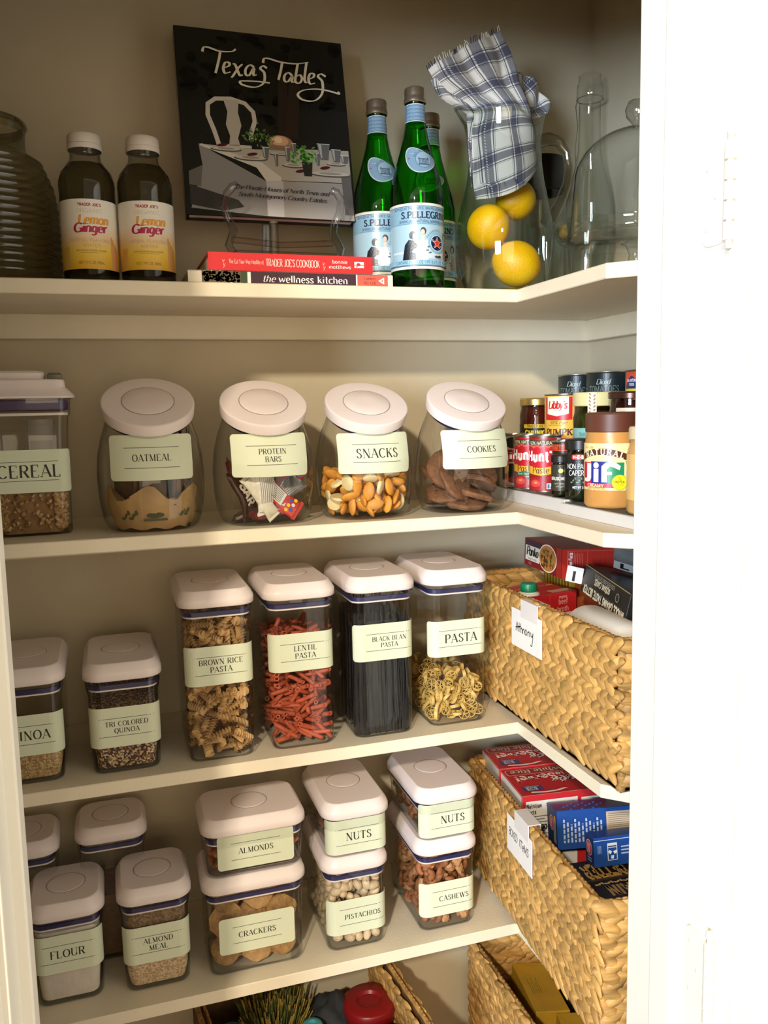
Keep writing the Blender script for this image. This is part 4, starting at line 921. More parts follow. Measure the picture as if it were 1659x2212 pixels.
mk('cross_bar', tube([(-.074, -.012, .030), (0, -.006, .026), (.074, -.012, .030)], .0045, 8), EZ, ez)
mk('front_bar', tube([(-.074, -.034, .008), (.074, -.034, .008)], .004, 8), EZ, ez)
mk('centre_post', tube([(-.012, -.008, .004), (-.012, -.006, .058)], .0065, 8), EZ, ez)
ez.location.z += .0008

CAMP = (-.597, -1.18)
def face_ang(x, y, extra=0): return atan2(CAMP[1]-y, CAMP[0]-x)+extra
# sparkling water bottles
GG = clear('green_glass', (.26, .86, .26), (.02, .20, .03), .02, .8, 1.9, .05)
def prof_r(P):
    def f(v):
        for (r0, z0), (r1, z1) in zip(P, P[1:]):
            if z0 <= v <= z1 and z1 > z0: return r0+(r1-r0)*(v-z0)/(z1-z0)
        return P[-1][0] if v > P[-1][1] else P[0][0]
    return f
WP = [(.030, 0), (.0375, .001), (.0395, .005), (.0395, .124), (.0390, .140), (.0360, .158), (.0300, .178), (.0240, .198), (.0190, .216), (.0158, .232), (.0142, .246), (.0136, .258), (.0136, .268), (.0145, .270), (.0145, .274)]
def water(label, x, y, extra, dull=0):
    t = thing('water_bottle', label, 'bottle', (x, y, Z1), group='green sparkling water bottles')
    bt = mk('glass_bottle', lathe(WP, 40, True, True), GG, t, smooth=60)
    mk('water', lathe([(r-.002, z+.003) for r, z in WP[1:10]], 32, True, True), clear('green_water', (.45, .90, .42), (.12, .42, .12), .05, .1, 2, .0), t, smooth=60)
    mk('cap', lathe([(.0152, .266), (.0164, .267), (.0166, .271), (.0158, .2725), (.0154, .276), (.0156, .2835), (.0148, .2865), (.0120, .2880), (0, .2884)], 32), M('bottle_cap', 'b9a890', .32, .85, var=.1, nscale=60), t, smooth=40)
    a0 = face_ang(x, y, extra); rf = prof_r(WP)
    c = Cv(); h = .092; Lw = .112
    c.rect(-.118, 0, .118, h, 'dcd9d0'); c.rect(-.118, .0038, .118, h-.0038, '28406a'); c.rect(-.118, .0046, .118, h-.0046, '86aec4')
    c.rect(-.060, .013, .062, .062, 'a3c3d2'); c.rect(-.015, .015, .045, .040, 'c6d6dc')
    for i in range(4): c.rect(-.075+i*.03, .018+i*.004, -.055+i*.032, .021+i*.004, 'c9dfe7')
    c.text('BOTTLED AT THE SOURCE, SAN PELLEGRINO TERME', .006, .0845, .0032, '3a567c', 'sans', .092)
    c.text('S.PELLEGRINO', .012, .0755, .0088, '1c2747', 'slab', .078); c.text('SPARKLING NATURAL MINERAL WATER', .010, .0665, .0036, '48658b', 'sans', .082); c.rect(-.035, .0630, .05, .0633, '5f7fa0')
    # man in black facing a woman in white
    for pr_ in ([(-.026, .012), (-.006, .012), (-.007, .026), (-.004, .033), (-.009, .0395), (-.016, .041), (-.022, .034)],): c.poly(pr_, '15161c')
    c.el(-.0105, .0470, .0050, .0058, '1a1a20', 16); c.el(-.0070, .0455, .0034, .0045, 'b9a79c', 12); c.poly([(-.012, .024), (.0, .019), (.005, .022), (.003, .025), (-.008, .028)], 'e3dfdd')
    c.poly([(-.003, .012), (.012, .012), (.011, .030), (.0075, .040), (.002, .040), (-.001, .030)], 'e9eef1'); c.el(.0050, .0530, .0042, .0050, '4a3c3a', 14); c.el(.0042, .0512, .0030, .0040, 'd3c0b4', 12); c.rect(.002, .040, .0072, .047, 'd9cabf')
    c.poly([(.043, .016), (.052, .016), (.051, .036), (.046, .038)], 'a08f86'); c.el(.047, .048, .0046, .0060, '4a3c3a', 14); c.el(.0455, .046, .003, .004, 'bba79a', 10)
    # star in its roundel
    c.el(.0265, .0370, .0148, .0148, '86b2cb', 30); c.el(.0265, .0365, .0112, .0112, 'f0f3f3', 28); c.el(.0265, .0365, .0106, .0106, '1b2140', 28); c.star(.0265, .0365, .0092, 'f3e2d2'); c.star(.0265, .0365, .0078, 'd8382a')
    for i, ch in enumerate('FRAGRANCE FINA'):
        a_ = radians(155-i*10); c.text(ch, .0265+.0175*cos(a_), .0370+.0175*sin(a_), .0026, '4a6684', 'sans', None, a_-pi/2)
    for x_, y_ in ((.012, .031), (.010, .026), (.014, .023), (.040, .026), (.042, .023)): c.el(x_, y_, .0024, .0008, '5d6f80', 8, .3)
    c.el(.027, .0170, .0062, .0013, '3b4552', 12); c.el(.030, .0180, .0030, .0014, '2c3440', 10); c.el(.024, .0178, .002, .0012, '3b4552', 8)
    c.rect(-.060, .0055, .062, .0125, '8fb9cf'); c.text('CONTAINS 25.3 FL OZ (1 PT. 9.3 FL OZ) 750 ML', .006, .0090, .0040, '35527a', 'sans', .084); c.rect(.046, .006, .056, .012, '5ea9d2')
    c.build('label', m_cyl(.0397, .027, a0), bt, .005, .00005, .0003, printmat('bottle_label', .3, 0, .6))
    c = Cv(); c.rect(-.045, 0, .045, .025, 'e9eef0'); c.rect(-.045, .001, .045, .024, '7397b4')
    for k in range(4): c.text('SAN PELLEGRINO TERME', 0, .020-k*.0052, .0026, 'c3d4e0', 'sans', .030)
    c.build('neck_label', m_cyl(lambda v: rf(v+.238), .238, a0), bt, .004, .00005, .0004, printmat('bottle_label'))
    c = Cv(); E = [( .0245*cos(b), .0170*sin(b)*(1-.25*cos(b))+.004*cos(2*b)) for b in (2*pi*i/36 for i in range(36))]
    E = [(x_*cos(-.25)-y_*sin(-.25), x_*sin(-.25)+y_*cos(-.25)) for x_, y_ in E]
    c.poly(E, 'dfe6ea'); c.poly([(x_*.94, y_*.93) for x_, y_ in E], '8fb0c6'); c.el(.003, -.0005, .0122, .0122, '5d7d98', 26); c.el(.003, -.0005, .0114, .0114, 'a9c4d4', 26)
    for i in range(7): c.rect(-.004+i*.0021, -.007, -.0030+i*.0021, .001+(.002 if i in (0, 6) else 0), '49647e')
    c.rect(-.005, -.0002, .011, .001, '49647e'); c.rect(-.005, -.0085, .011, -.0070, '49647e'); c.star(-.018, .001, .0016, 'b4463c')
    for i, ch in enumerate('SAN PELLEGRINO'):
        a_ = radians(160-i*11); c.text(ch, .003+.0140*cos(a_), -.0005+.0140*sin(a_), .0024, '5a7893', 'sans', None, a_-pi/2)
    c.build('shoulder_seal', m_cyl(lambda v: rf(v+.182), .182, a0+.18), bt, .004, .00005, .0005, printmat('bottle_label'))
    return t
water('green glass water bottle at the front edge of the top shelf, its whole label showing', -.1400, .0460, .10)
water('green glass water bottle beside the cookbook, its base hidden by the red book', -.1790, .1080, .10)
water('green glass water bottle at the back, mostly hidden behind the front bottle', -.0790, .1450, -.25)
# flavoured water
TP = [(.026, 0), (.030, .002), (.0318, .006), (.0318, .128), (.0322, .134), (.0318, .142), (.0290, .153), (.0225, .163), (.0182, .170), (.0172, .176), (.0172, .181), (.0190, .1825), (.0190, .185)]
def tea(label, x, y):
    t = thing('ginger_drink', label, 'bottle', (x, y, Z1), group='lemon ginger drink bottles'); t.scale = (1.13, 1.13, .955); a0 = face_ang(x, y, .04)
    bt = mk('plastic_bottle', lathe(TP, 36, True, True), clear('pet_plastic', (.80, .80, .76), (.30, .30, .26), .05, .8, 2.2, .05), t, smooth=60)
    mk('drink', lathe([(r-.0015, z+.002) for r, z in TP[:8]], 28, True, True), clear('pale_drink', (.60, .58, .48), (.35, .33, .25), .1, .1, 2, 0.), t, smooth=60)
    mk('cap', lathe([(.0190, .184), (.0198, .185), (.0198, .1905), (.0192, .1912), (.0194, .192), (.0192, .2025), (.0180, .2045), (0, .205)], 40), M('cap_white', 'd8cfc4', .5), t, smooth=40)
    c = Cv(); h = .093; n = 26
    for i in range(n):
        k = i/(n-1); st = [(0, (226, 176, 52)), (.22, (238, 200, 74)), (.45, (238, 208, 170)), (.62, (240, 232, 218)), (1, (240, 236, 226))]
        for (a, ca), (b_, cb) in zip(st, st[1:]):
            if a <= k <= b_: q = (k-a)/(b_-a); col = tuple((ca[j]+(cb[j]-ca[j])*q)/255 for j in range(3))
        c.rect(-.099, h*i/n, .099, h*(i+1)/n, col, up=0)
    c.z += 1
    for i in range(6): c.rect(.024+i*.002, .0, .0262+i*.002, .045-.003*i, (214/255, (168-6*i)/255, (104-4*i)/255), up=0)
    for i in range(5): c.rect(-.036+i*.002, 0, -.034+i*.002, .03, (.86, .70, .36), up=0)
    c.z += 1
    c.text("TRADER JOE'S", 0, .0855, .0034, 'a8334c', 'bold', .026); c.text('ORGANIC', 0, .0775, .0052, 'c9b6a4', 'thinsans', .030)
    c.text('Lemon', .004, .0660, .0120, 'e9a23c', 'brush', .035); c.text('Ginger', 0, .0550, .0120, 'b72a55', 'brush', .038)
    c.text('HERBAL FLAVORED', .001, .0385, .0042, 'c2a88c', 'thinsans', .048); c.text('WATER', .001, .0315, .0042, 'c2a88c', 'thinsans', .020)
    c.text('WITH OTHER NATURAL FLAVORS', 0, .0245, .0022, 'a98652', 'sans', .034); c.rect(-.012, .0215, .012, .0219, 'a98652'); c.text('NET 16.9 FL OZ (500mL)', 0, .0085, .0036, 'a37a2c', 'sans', .030)
    c.build('label', m_cyl(.0321, .019, a0), bt, .006, .00005, .0003, printmat('tea_label', .4))
tea('left lemon ginger drink bottle, beside the ribbed glass jar', -.6010, .0700)
tea('right lemon ginger drink bottle, nearer to the dark hardback', -.5265, .0640)
# ribbed beehive jar
RB = [(.070, 0), (.078, .001), (.086, .006)]
for i in range(16):
    z = .012+i*.0098; r = .0930-.0040*max(0, (z-.10)/.01)**1.15*.30-.012*max(0, (z-.13)/.05)
    RB += [(r-.0022, z), (r, z+.0025), (r+.0006, z+.005), (r, z+.0075)]
RB += [(.062, .176), (.0565, .182), (.0555, .190), (.0560, .205), (.0580, .212), (.0580, .218), (.0560, .220), (.054, .219), (.053, .205)]
t = thing('ribbed_jar', 'large ribbed glass jar at the far left end of the top shelf', 'jar', (-.7330, .120, Z1))
mk('glass_body', lathe(RB, 56, True, False), clear('dark_ribbed_glass', (.78, .76, .64), (.34, .33, .25), .10, .6, 1.5, .07), t, smooth=80)
mk('rim', lathe([(.0578, .2120), (.0598, .2135), (.0602, .2165), (.0585, .2195), (.0555, .2200), (.0535, .2175), (.054, .213)], 48), GLH, t)
# lemons and pitcher
PX, PY = .0175, .0760
PI = [(.050, 0), (.056, .001), (.060, .004), (.0700, .030), (.0755, .060), (.0765, .080), (.0740, .110), (.0680, .140), (.0615, .170), (.0575, .200), (.0565, .225), (.0590, .250), (.0620, .266)]
def spout(vf, z0=.225, z1=.266):
    v, f = vf; o = []
    for x, y, z in v:
        k = max(0, min(1, (z-z0)/(z1-z0))); r = sqrt(x*x+y*y); a = atan2(y, x); w = math.exp(-((abs(a)-pi)/.33)**2)
        s = 1+.34*w*k*k; o.append((x*s, y*(1-.15*w*k), z+.010*w*k))
    return o, f
pt = thing('pitcher', 'clear glass pitcher with a looped handle holding lemons and a towel', 'pitcher', (PX, PY, Z1))
gb = mk('glass_body', spout(lathe(PI, 56, True, False)), GL, pt, smooth=80)
mk('inner_wall', spout(lathe([(max(.001, r-.0030), z+(.006 if z < .02 else 0)) for r, z in PI], 56, True, False)), clear('clear_glass_inner', (.97, .98, .97), (.65, .68, .66), .01, .5, 3, .02), pt, smooth=80)
mk('rim', spout(([(tuple(p)) for p in tube([(.0606*cos(a), .0606*sin(a), .266) for a in (2*pi*i/56 for i in range(56))], .0018, 8, True)[0]], tube([(.0606*cos(a), .0606*sin(a), .266) for a in (2*pi*i/56 for i in range(56))], .0018, 8, True)[1]), .225, .266), GLH, pt)
mk('handle', tube([(.056, 0, .236), (.074, -.002, .243), (.093, -.004, .240), (.106, -.005, .224), (.110, -.006, .200), (.106, -.006, .175), (.096, -.005, .150), (.084, -.003, .128), (.072, 0, .112)], lambda t_: .0088+.0016*cos(t_*6.28), 14), clear('handle_glass', (.88, .90, .88), (.30, .33, .31), .01, 1.5, 2.2, .20), pt, smooth=80)
mk('foot', lathe([(.050, .0), (.057, .0006), (.0585, .003), (.050, .006), (0, .0065)], 40, True), GLH, pt)
lm = M('lemon_peel', 'f4c408', .42, var=.12, nscale=25, bump=.35, bscale=420, sss=.12, rnd=.04, col2='ecb000')
def lemon(label, p, r, rot, stem=False):
    v, f = ell(r, r, r*1.08, 28, 18)
    v = [(x*(1-.1*max(0, abs(z)/r-.8)), y*(1-.1*max(0, abs(z)/r-.8)), z*(1+.09*max(0, (abs(z)/r-.9))*10*.35)) for x, y, z in v]
    t = thing('lemon', label, 'fruit', p, rot, 'lemons in the glass pitcher'); mk('peel', (v, f), lm, t, smooth=80)
    mk('stem_end', lathe([(.0035, r*1.105), (.003, r*1.125), (.0015, r*1.13), (0, r*1.128)], 8), M('stem_green', '5d6a22', .8), t)
lemon('bright lemon at the bottom of the glass pitcher', (.0240, .0480, Z1+.045), .0348, (.4, 1.9, .3))
lemon('lemon at the left in the pitcher with its green stem end showing', (-.0180, .0600, Z1+.1010), .0325, (1.05, -.15, .1), True)
lemon('topmost lemon in the pitcher, under the checked towel', (.0420, .0860, Z1+.1500), .0310, (.3, 1.2, .8))
# checked towel
def plaid():
    m = bpy.data.materials.new('blue_plaid_cloth'); m.use_nodes = True; nt = m.node_tree; N = nt.nodes; Lk = nt.links; b = N['Principled BSDF']; b.inputs['Roughness'].default_value = .9
    uv = N.new('ShaderNodeUVMap'); uv.uv_map = 'UVMap'; sp = N.new('ShaderNodeSeparateXYZ'); Lk.new(uv.outputs[0], sp.inputs[0])
    def mth(op, a, b_=None, c_=None):
        n_ = N.new('ShaderNodeMath'); n_.operation = op
        for i, q in enumerate((a, b_, c_)):
            if q is None: continue
            if isinstance(q, (int, float)): n_.inputs[i].default_value = q
            else: Lk.new(q, n_.inputs[i])
        return n_.outputs[0]
    def bands(s):
        f_ = mth('FRACT', mth('MULTIPLY', s, 1/.044)); out = None
        for c0, w, k in ((.5, .125, .78), (.31, .016, .9), (.69, .016, .9), (.26, .010, .5), (.74, .010, .5)):
            q = mth('MULTIPLY', mth('LESS_THAN', mth('ABSOLUTE', mth('SUBTRACT', f_, c0)), w), k); out = q if out is None else mth('MAXIMUM', out, q)
        return out
    u, v = bands(sp.outputs[0]), bands(sp.outputs[1])
    dash = mth('MULTIPLY', mth('LESS_THAN', mth('FRACT', mth('MULTIPLY', mth('ADD', sp.outputs[0], sp.outputs[1]), 260.)), .45), mth('LESS_THAN', mth('ABSOLUTE', mth('SUBTRACT', mth('FRACT', mth('MULTIPLY', sp.outputs[0], 25.)), .5)), .022))
    tot = mth('SUBTRACT', 1., mth('MULTIPLY', mth('SUBTRACT', 1., mth('MULTIPLY', u, .92)), mth('SUBTRACT', 1., mth('MULTIPLY', v, .92))))
    tot = mth('MULTIPLY', tot, mth('SUBTRACT', 1., mth('MULTIPLY', dash, .7)))
    mx = N.new('ShaderNodeMix'); mx.data_type = 'RGBA'; mx.inputs[6].default_value = (*lin('e6e0d4'), 1); mx.inputs[7].default_value = (*lin('1d2248'), 1); Lk.new(tot, mx.inputs[0]); Lk.new(mx.outputs[2], b.inputs['Base Color'])
    w = N.new('ShaderNodeTexNoise'); w.inputs['Scale'].default_value = 900; bp = N.new('ShaderNodeBump'); bp.inputs['Strength'].default_value = .3; bp.inputs['Distance'].default_value = .001; Lk.new(w.outputs['Fac'], bp.inputs['Height']); Lk.new(bp.outputs[0], b.inputs['Normal'])
    return m
pl = plaid()
def TX(px, py): return (-.012+(px-1060)*.00077, 1.760-(py-60)*.000668+(px-1060)*.00002)
def towel():
    V = []; F = []; UV = []
    def patch(rows, nu, vlen, ulen, yf, uo=0, vo=0, rot=0.):
        nr = len(rows); o = len(V); sub = 5; R = []
        for i in range(nr-1):
            for k in range(sub if i < nr-2 else sub+1):
                t_ = k/sub; P = [rows[max(0, i-1)], rows[i], rows[i+1], rows[min(nr-1, i+2)]]
                R.append([.5*((2*P[1][j])+(-P[0][j]+P[2][j])*t_+(2*P[0][j]-5*P[1][j]+4*P[2][j]-P[3][j])*t_*t_+(-P[0][j]+3*P[1][j]-3*P[2][j]+P[3][j])*t_**3) for j in range(7)])
        for i, r in enumerate(R):
            tv = i/(len(R)-1)
            for j in range(nu+1):
                s = j/nu; xl, zl, xr, zr, bow, amp, fr = r
                x = xl+(xr-xl)*s; z = zl+(zr-zl)*s-bow*4*s*(1-s); y = yf(x, z, s, tv)+amp*sin(s*fr*6.28+tv*2)
                x += amp*.5*cos(s*fr*6.28+tv*2)
                V.append((x, y, z)); a, b_ = s*ulen, tv*vlen; UV.append((uo+a*cos(rot)-b_*sin(rot), vo+a*sin(rot)+b_*cos(rot)))
        n = nu+1
        for i in range(len(R)-1):
            for j in range(nu): F.append((o+i*n+j, o+i*n+j+1, o+(i+1)*n+j+1, o+(i+1)*n+j))
    def q(l, r, bow, amp, fr): (a, b_), (c_, d) = TX(*l), TX(*r); return (a, b_, c_, d, bow, amp, fr)
    def yfr(x, z, s, tv):
        zz = z-Z1; R = .052 if zz > .16 else .058
        if zz < .262: y = PY-.92*sqrt(max(.0002, R*R-(x-PX)**2))
        else: k = min(1, (zz-.262)/.05); y = (PY-.92*sqrt(max(.0002, R*R-(min(.05, max(-.05, x-PX)))**2)))*(1-k)+(.055)*k
        return y
    rows = [q((1026, 432), (1152, 362), .018, .001, 1.2), q((1022, 400), (1154, 338), .004, .001, 1.2), q((1021, 350), (1146, 312), 0, .0015, 1.5), q((1020, 290), (1138, 272), 0, .002, 2), q((1026, 246), (1130, 240), 0, .003, 2.5), q((1016, 226), (1124, 212), 0, .004, 2.5), q((985, 208), (1112, 160), -.002, .005, 2.5), q((948, 186), (1104, 118), -.003, .006, 2.3), q((930, 158), (1080, 66), -.004, .006, 2.2)]
    patch(rows, 44, .262, .112, yfr, 0, .006, 0)
    # second leaf, behind and to the right
    rows = [q((1090, 262), (1128, 262), 0, .001, 2), q((1096, 232), (1142, 246), 0, .003, 2), q((1092, 196), (1172, 240), -.006, .004, 2.5), q((1104, 166), (1194, 226), -.012, .005, 2.5), q((1112, 150), (1200, 204), -.020, .006, 2.5)]
    patch(rows, 30, .095, .105, lambda x, z, s, tv: .068+.010*tv, .013, .01, .5)
    # third leaf: inner folds behind the front panel
    rows = [q((1022, 400), (1070, 410), 0, .002, 1.5), q((1018, 330), (1060, 340), 0, .003, 2), q((1016, 262), (1056, 262), 0, .004, 2), q((1010, 236), (1040, 238), 0, .004, 2), q((962, 214), (1012, 200), 0, .004, 2), q((936, 178), (975, 165), 0, .004, 2)]
    patch(rows, 22, .22, .05, lambda x, z, s, tv: yfr(x, z, s, tv)+.008, .02, .01, .2)
    me = bpy.data.meshes.new('dish_towel'); me.from_pydata(V, [], F); me.materials.append(pl); uvl = me.uv_layers.new(name='UVMap')
    for p in me.polygons:
        for li in p.loop_indices: uvl.data[li].uv = UV[me.loops[li].vertex_index]
    me.shade_smooth(); me.update(); o = ob('dish_towel', me); tag(o, 'blue and white checked dish towel bunched in the mouth of the pitcher', 'towel')
    md = o.modifiers.new('thickness', 'SOLIDIFY'); md.thickness = .0012
    b = B(); rg = random.Random(3)
    for i in range(46):
        s = i/45; p = TX(930+150*s, 158-92*s); x, z = p[0], p[1]+.0035*4*s*(1-s); y = .055+.006*sin(s*2.2*6.28+2)
        b.add(tube([(x+.003*cos(s*13.8+2), y, z-.001), (x-.002+rg.uniform(-.002, .002)+.003*cos(s*13.8+2), y+rg.uniform(-.002, .002), z+rg.uniform(.004, .008))], .0006, 4), 0 if (i % 13) < 5 else 1)
    mk('fringe', b, [M('navy_thread', '262b52', .9), M('white_thread', 'ddd6c8', .9)], o)
towel()
# swing top bottle, cake dome, black-lidded jar at the right of the top shelf
SP = [(.030, 0), (.040, .002), (.0425, .006), (.0425, .150), (.0405, .175), (.034, .205), (.0255, .235), (.0200, .265), (.0185, .300), (.0185, .345), (.0225, .350), (.0225, .372), (.0195, .376), (.0195, .388), (.0170, .390)]
t = thing('swing_top_bottle', 'tall clear bottle with a wire clasp behind the pitcher handle', 'bottle', (.2340, .185, Z1))
mk('glass_bottle', lathe(SP, 36, True, False), GL, t, smooth=70)
mk('wire_clasp', tube([(-.022, 0, .350), (-.030, -.004, .335), (-.028, -.008, .300), (-.034, -.010, .262), (-.030, -.006, .240)], .0010, 6), M('clasp_wire', 'b3a996', .35, .8), t)
mk('wire_ring', tube([(.0225*cos(a), .0225*sin(a), .350) for a in (2*pi*i/28 for i in range(28))], .0010, 6, True), M('clasp_wire', 'b3a996', .35, .8), t)
t = thing('glass_canister', 'squat glass canister with a black lid, seen through the pitcher handle', 'jar', (.1500, .204, Z1))
mk('body', lathe([(.034, 0), (.040, .002), (.043, .008), (.043, .180), (.038, .196)], 32, True, False), GL, t, smooth=70)
mk('lid', lathe([(.0385, .192), (.041, .194), (.0415, .245), (.039, .250), (0, .252)], 36), M('black_lid', '15120f', .3), t)
t = thing('cake_stand', 'footed clear glass cake stand at the right end of the top shelf', 'cake stand', (.1560, -.0720, Z1))
mk('foot', lathe([(0, 0), (.056, .0004), (.060, .003), (.050, .007), (.022, .016), (.011, .030), (.0095, .044), (.014, .056), (.030, .0625)], 40), GL, t, smooth=70)
mk('plate', lathe([(0, .0625), (.096, .064), (.108, .070), (.115, .080), (.1165, .0815), (.1175, .080), (.1105, .067), (.098, .0605), (.03, .0590), (0, .059)], 64), GL, t, smooth=70)
t = thing('glass_dome', 'clear glass dome standing on the cake stand, cut off by the door frame', 'dome', (.1560, -.0720, Z1+.0655))
dm = [(.0955, 0), (.0985, .002), (.0955, .010), (.092, .040), (.088, .085)]+[(.088*cos(a), .085+.070*sin(a)) for a in (pi/2*i/12 for i in range(1, 12))]+[(.006, .1552)]
mk('shell', lathe(dm, 56), GL, t, smooth=80)
mk('rim', tube([(.0965*cos(a), .0965*sin(a), .0022) for a in (2*pi*i/56 for i in range(56))], .0020, 8, True), GLH, t)
mk('knob', lathe([(.006, .154), (.007, .160), (.0155, .170), (.0175, .180), (.013, .191), (0, .195)], 24), GLH, t)
for x, y, lab in ((.118, .128, 'straight clear drinking glass behind the bottom of the pitcher'), (.165, .075, 'straight clear drinking glass behind the foot of the cake stand')):
    t = thing('drinking_glass', lab, 'glass', (x, y, Z1), group='clear drinking glasses'); mk('glass_body', lathe([(.024, 0), (.027, .001), (.028, .006), (.0325, .10), (.0335, .125), (.0315, .125), (.0265, .014), (0, .013)], 32, True), GL, t, smooth=70)
# ------------------------------------------------------------ shelf 2, right: riser with cans and jars
rs = M('riser_white', 'd9d4d0', .4, var=.02); rf_ = M('riser_dark_mat', '5b5855', .8)
def riser(label, y0, y1, x0, tops, dx=(0, .056, .130)):
    t = thing('tiered_riser', label, 'riser', (x0, (y0+y1)/2, Z2), group='white stepped risers'); d = (y1-y0)/2
    for i, h in enumerate(tops):
        a = dx[i]; b = B(); x1_ = dx[i+1] if i < 2 else WX-.004-x0
        b.add(bbx(a, x1_, -d, d, h-.0030, h, .0008)); b.add(bbx(a, a+.0025, -d, d, (tops[i-1] if i else 0)+.0002, h-.002, .0006))
        s = mk('step', b, rs, t, smooth=0); mk('grip_mat', bbx(a+.006, x1_-.004, -d+.004, d-.004, h-.0002, h+.0006, .0002), rf_, s, smooth=0)
    mk('side_panel', bbx(.004, WX-.006-x0, -d, -d+.0025, 0, tops[0]-.0034, .0006), rs, t, smooth=0)
TP_ = (.0205, .0700, .1050)
riser('back half of the white stepped riser under the food cans', -.045, .240, .0560, TP_)
riser('front half of the white stepped riser, slightly lower, under the peanut butter', -.330, -.0455, .0480, (.0165, .0660, .1010), (0, .079, .148))
STEEL = M('tin', 'b9b4aa', .28, .95, var=.1, nscale=30)
def can(label, x, y, z, r, h, fn, cat='can', extra=0., group='food cans on the riser', lw=None, name='food_can'):
    t = thing(name, label, cat, (x, y, z), group=group); a0 = face_ang(x, y, extra)
    mk('tin', lathe([(r-.002, .0008), (r+.0005, 0), (r+.0008, .0012), (r-.0006, .003), (r-.0006, h-.003), (r+.0008, h-.0014), (r+.0006, h), (r-.0014, h), (r-.0018, h-.003), (r*.55, h-.0026), (0, h-.0028)], 40, True), STEEL, t, smooth=40)
    c = Cv(); fn(c, r, h); c.build('label', m_cyl(r-.0005, 0, a0), t, .004, .00005, .0002, printmat('can_label', .35, 0, .5)); return t
def gjar(label, x, y, z, r, h, glassm, capm, fn, lidh=.016, fillm=None, fillh=.8, extra=0., neck=.86, name='food_jar', capr=None, ridges=False, group='glass food jars on the riser'):
    t = thing(name, label, 'jar', (x, y, z), group=group); a0 = face_ang(x, y, extra); hb = h-lidh
    mk('jar_body', lathe([(r*.8, 0), (r*.93, .0008), (r, .005), (r, hb*.80), (r*.97, hb*.86), (r*neck, hb*.95), (r*neck, hb)], 36, True, False), glassm, t, smooth=60)
    if fillm: mk('contents', lathe([(r*.78, .002), (r*.95, .005), (r*.965, .010), (r*.965, hb*min(.80, fillh)), (r*.8, hb*fillh+.002), (0, hb*fillh+.003)], 30, True), fillm, t, smooth=60)
    rc = capr or r*neck+.003; n = 72 if ridges else 36
    def ring(rad, z): return [((rad*(1+(.012 if ridges and j % 2 else 0)))*cos(2*pi*j/n), (rad*(1+(.012 if ridges and j % 2 else 0)))*sin(2*pi*j/n), z) for j in range(n)]
    mk('lid', loft([ring(rc-.001, hb-.001), ring(rc, hb), ring(rc, h-.003), ring(rc-.0012, h-.0006), ring(rc-.004, h), ring(.002, h+.0002)]), capm, t, smooth=25)
    c = Cv(); fn(c, r, h); c.build('label', m_cyl(r+.0001, 0, a0), t, .004, .00005, .0002, printmat('can_label')); return t
zr = Z2+.0205+.0007
def hunts(k):
    def f(c, r, h):
        W2 = r*pi*.98; c.rect(-W2, .004, W2, h-.004, '9c1d22'); c.rect(-W2, .004, -r*1.05, h-.004, 'd8d2c6'); c.rect(r*1.05, .004, W2, h-.004, 'd8d2c6')
        c.el(0, .060, .031, .028, 'c62330', 30); c.rect(-r*1.0, h-.0165, r*1.0, h-.0075, '37422c'); c.rect(-r*1.0, h-.0172, r*1.0, h-.0164, 'd8cf9a'); c.text('100% NATURAL', 0, h-.0120, .0052, 'e9e2c0', 'sans', .044)
        for i in range(5): c.el(-.012+i*.006, .0745+(i % 2)*.002, .0035, .0022, 'e0545a', 8)
        c.text("Hunt's", .0, .0600, .0165, 'ffffff', 'bold', .052)
        c.poly([(-r*1.05, .045), (0, .0405), (r*1.05, .045), (r*1.05, .0325), (0, .0285), (-r*1.05, .0325)], 'e9b23c'); c.text('Paste', .0, .0372, .0100, '4a2a18', 'serif', .028)
        if k: c.el(0, .026, .020, .006, '2f6b4a', 20); c.text('Basil, Garlic &', 0, .0285, .0030, 'cfe0cc', 'sans', .026); c.text('Oregano', 0, .0238, .0030, 'cfe0cc', 'sans', .015)
        c.el(-.008, .015, .014, .011, 'a8262c', 20); c.el(-.009, .016, .009, .006, 'cf4a42', 16); c.el(-.008, .017, .004, .002, 'e88a70', 10)
        if k: c.rect(.006, .008, .020, .020, 'f0b8b0', .002); c.rect(.0072, .0092, .0188, .0188, 'c62330', .0016); c.rect(.009, .0135, .017, .0170, 'f0b8b0')
        else: c.rect(.010, .007, .026, .016, 'e9eef0'); c.rect(.0112, .008, .0145, .0150, '4a7a9c'); c.rect(.016, .008, .0255, .0115, '2f4f7a'); c.rect(.016, .0125, .0255, .0150, 'b8c4cc')
    return f
can("tomato paste can at the far end of the front row, its label half hidden", .0858, .1800, zr, .0265, .0930, lambda c, r, h: (c.rect(-r*3, .004, r*3, h-.004, 'c9c4ba'), c.rect(-r*.9, .045, r*.9, .066, 'a42027'), c.text('ind', .006, .0560, .012, 'ffffff', 'bold', .030), c.el(0, .078, .018, .010, '26281f'), c.rect(-r*.9, .014, r*.9, .042, '20281f'), c.text('TO', .008, .030, .007, '9aa7a0', 'thinsans', .014), c.el(0, .014, .012, .006, 'a23828')), name='tomato_paste_can')
can("red tomato paste can with a green basil banner, between two other paste cans", .0858, .1240, zr, .0265, .0930, hunts(1), extra=-.28, name='tomato_paste_can')
can("red tomato paste can showing its whole brand word, beside the small olive jar", .0858, .0690, zr, .0265, .0930, hunts(0), extra=-.30, name='tomato_paste_can')
can('small round can behind the olive jar with an orange and black label', .0920, .0200, zr, .0185, .0860, lambda c, r, h: (c.rect(-r*3, .003, r*3, h-.003, '23261d'), c.rect(-r*1.5, h-.016, r*1.5, h-.006, 'cf4a22'), c.text('salsa', 0, h-.011, .006, '7c1c12', 'bold', .02)), name='food_can')
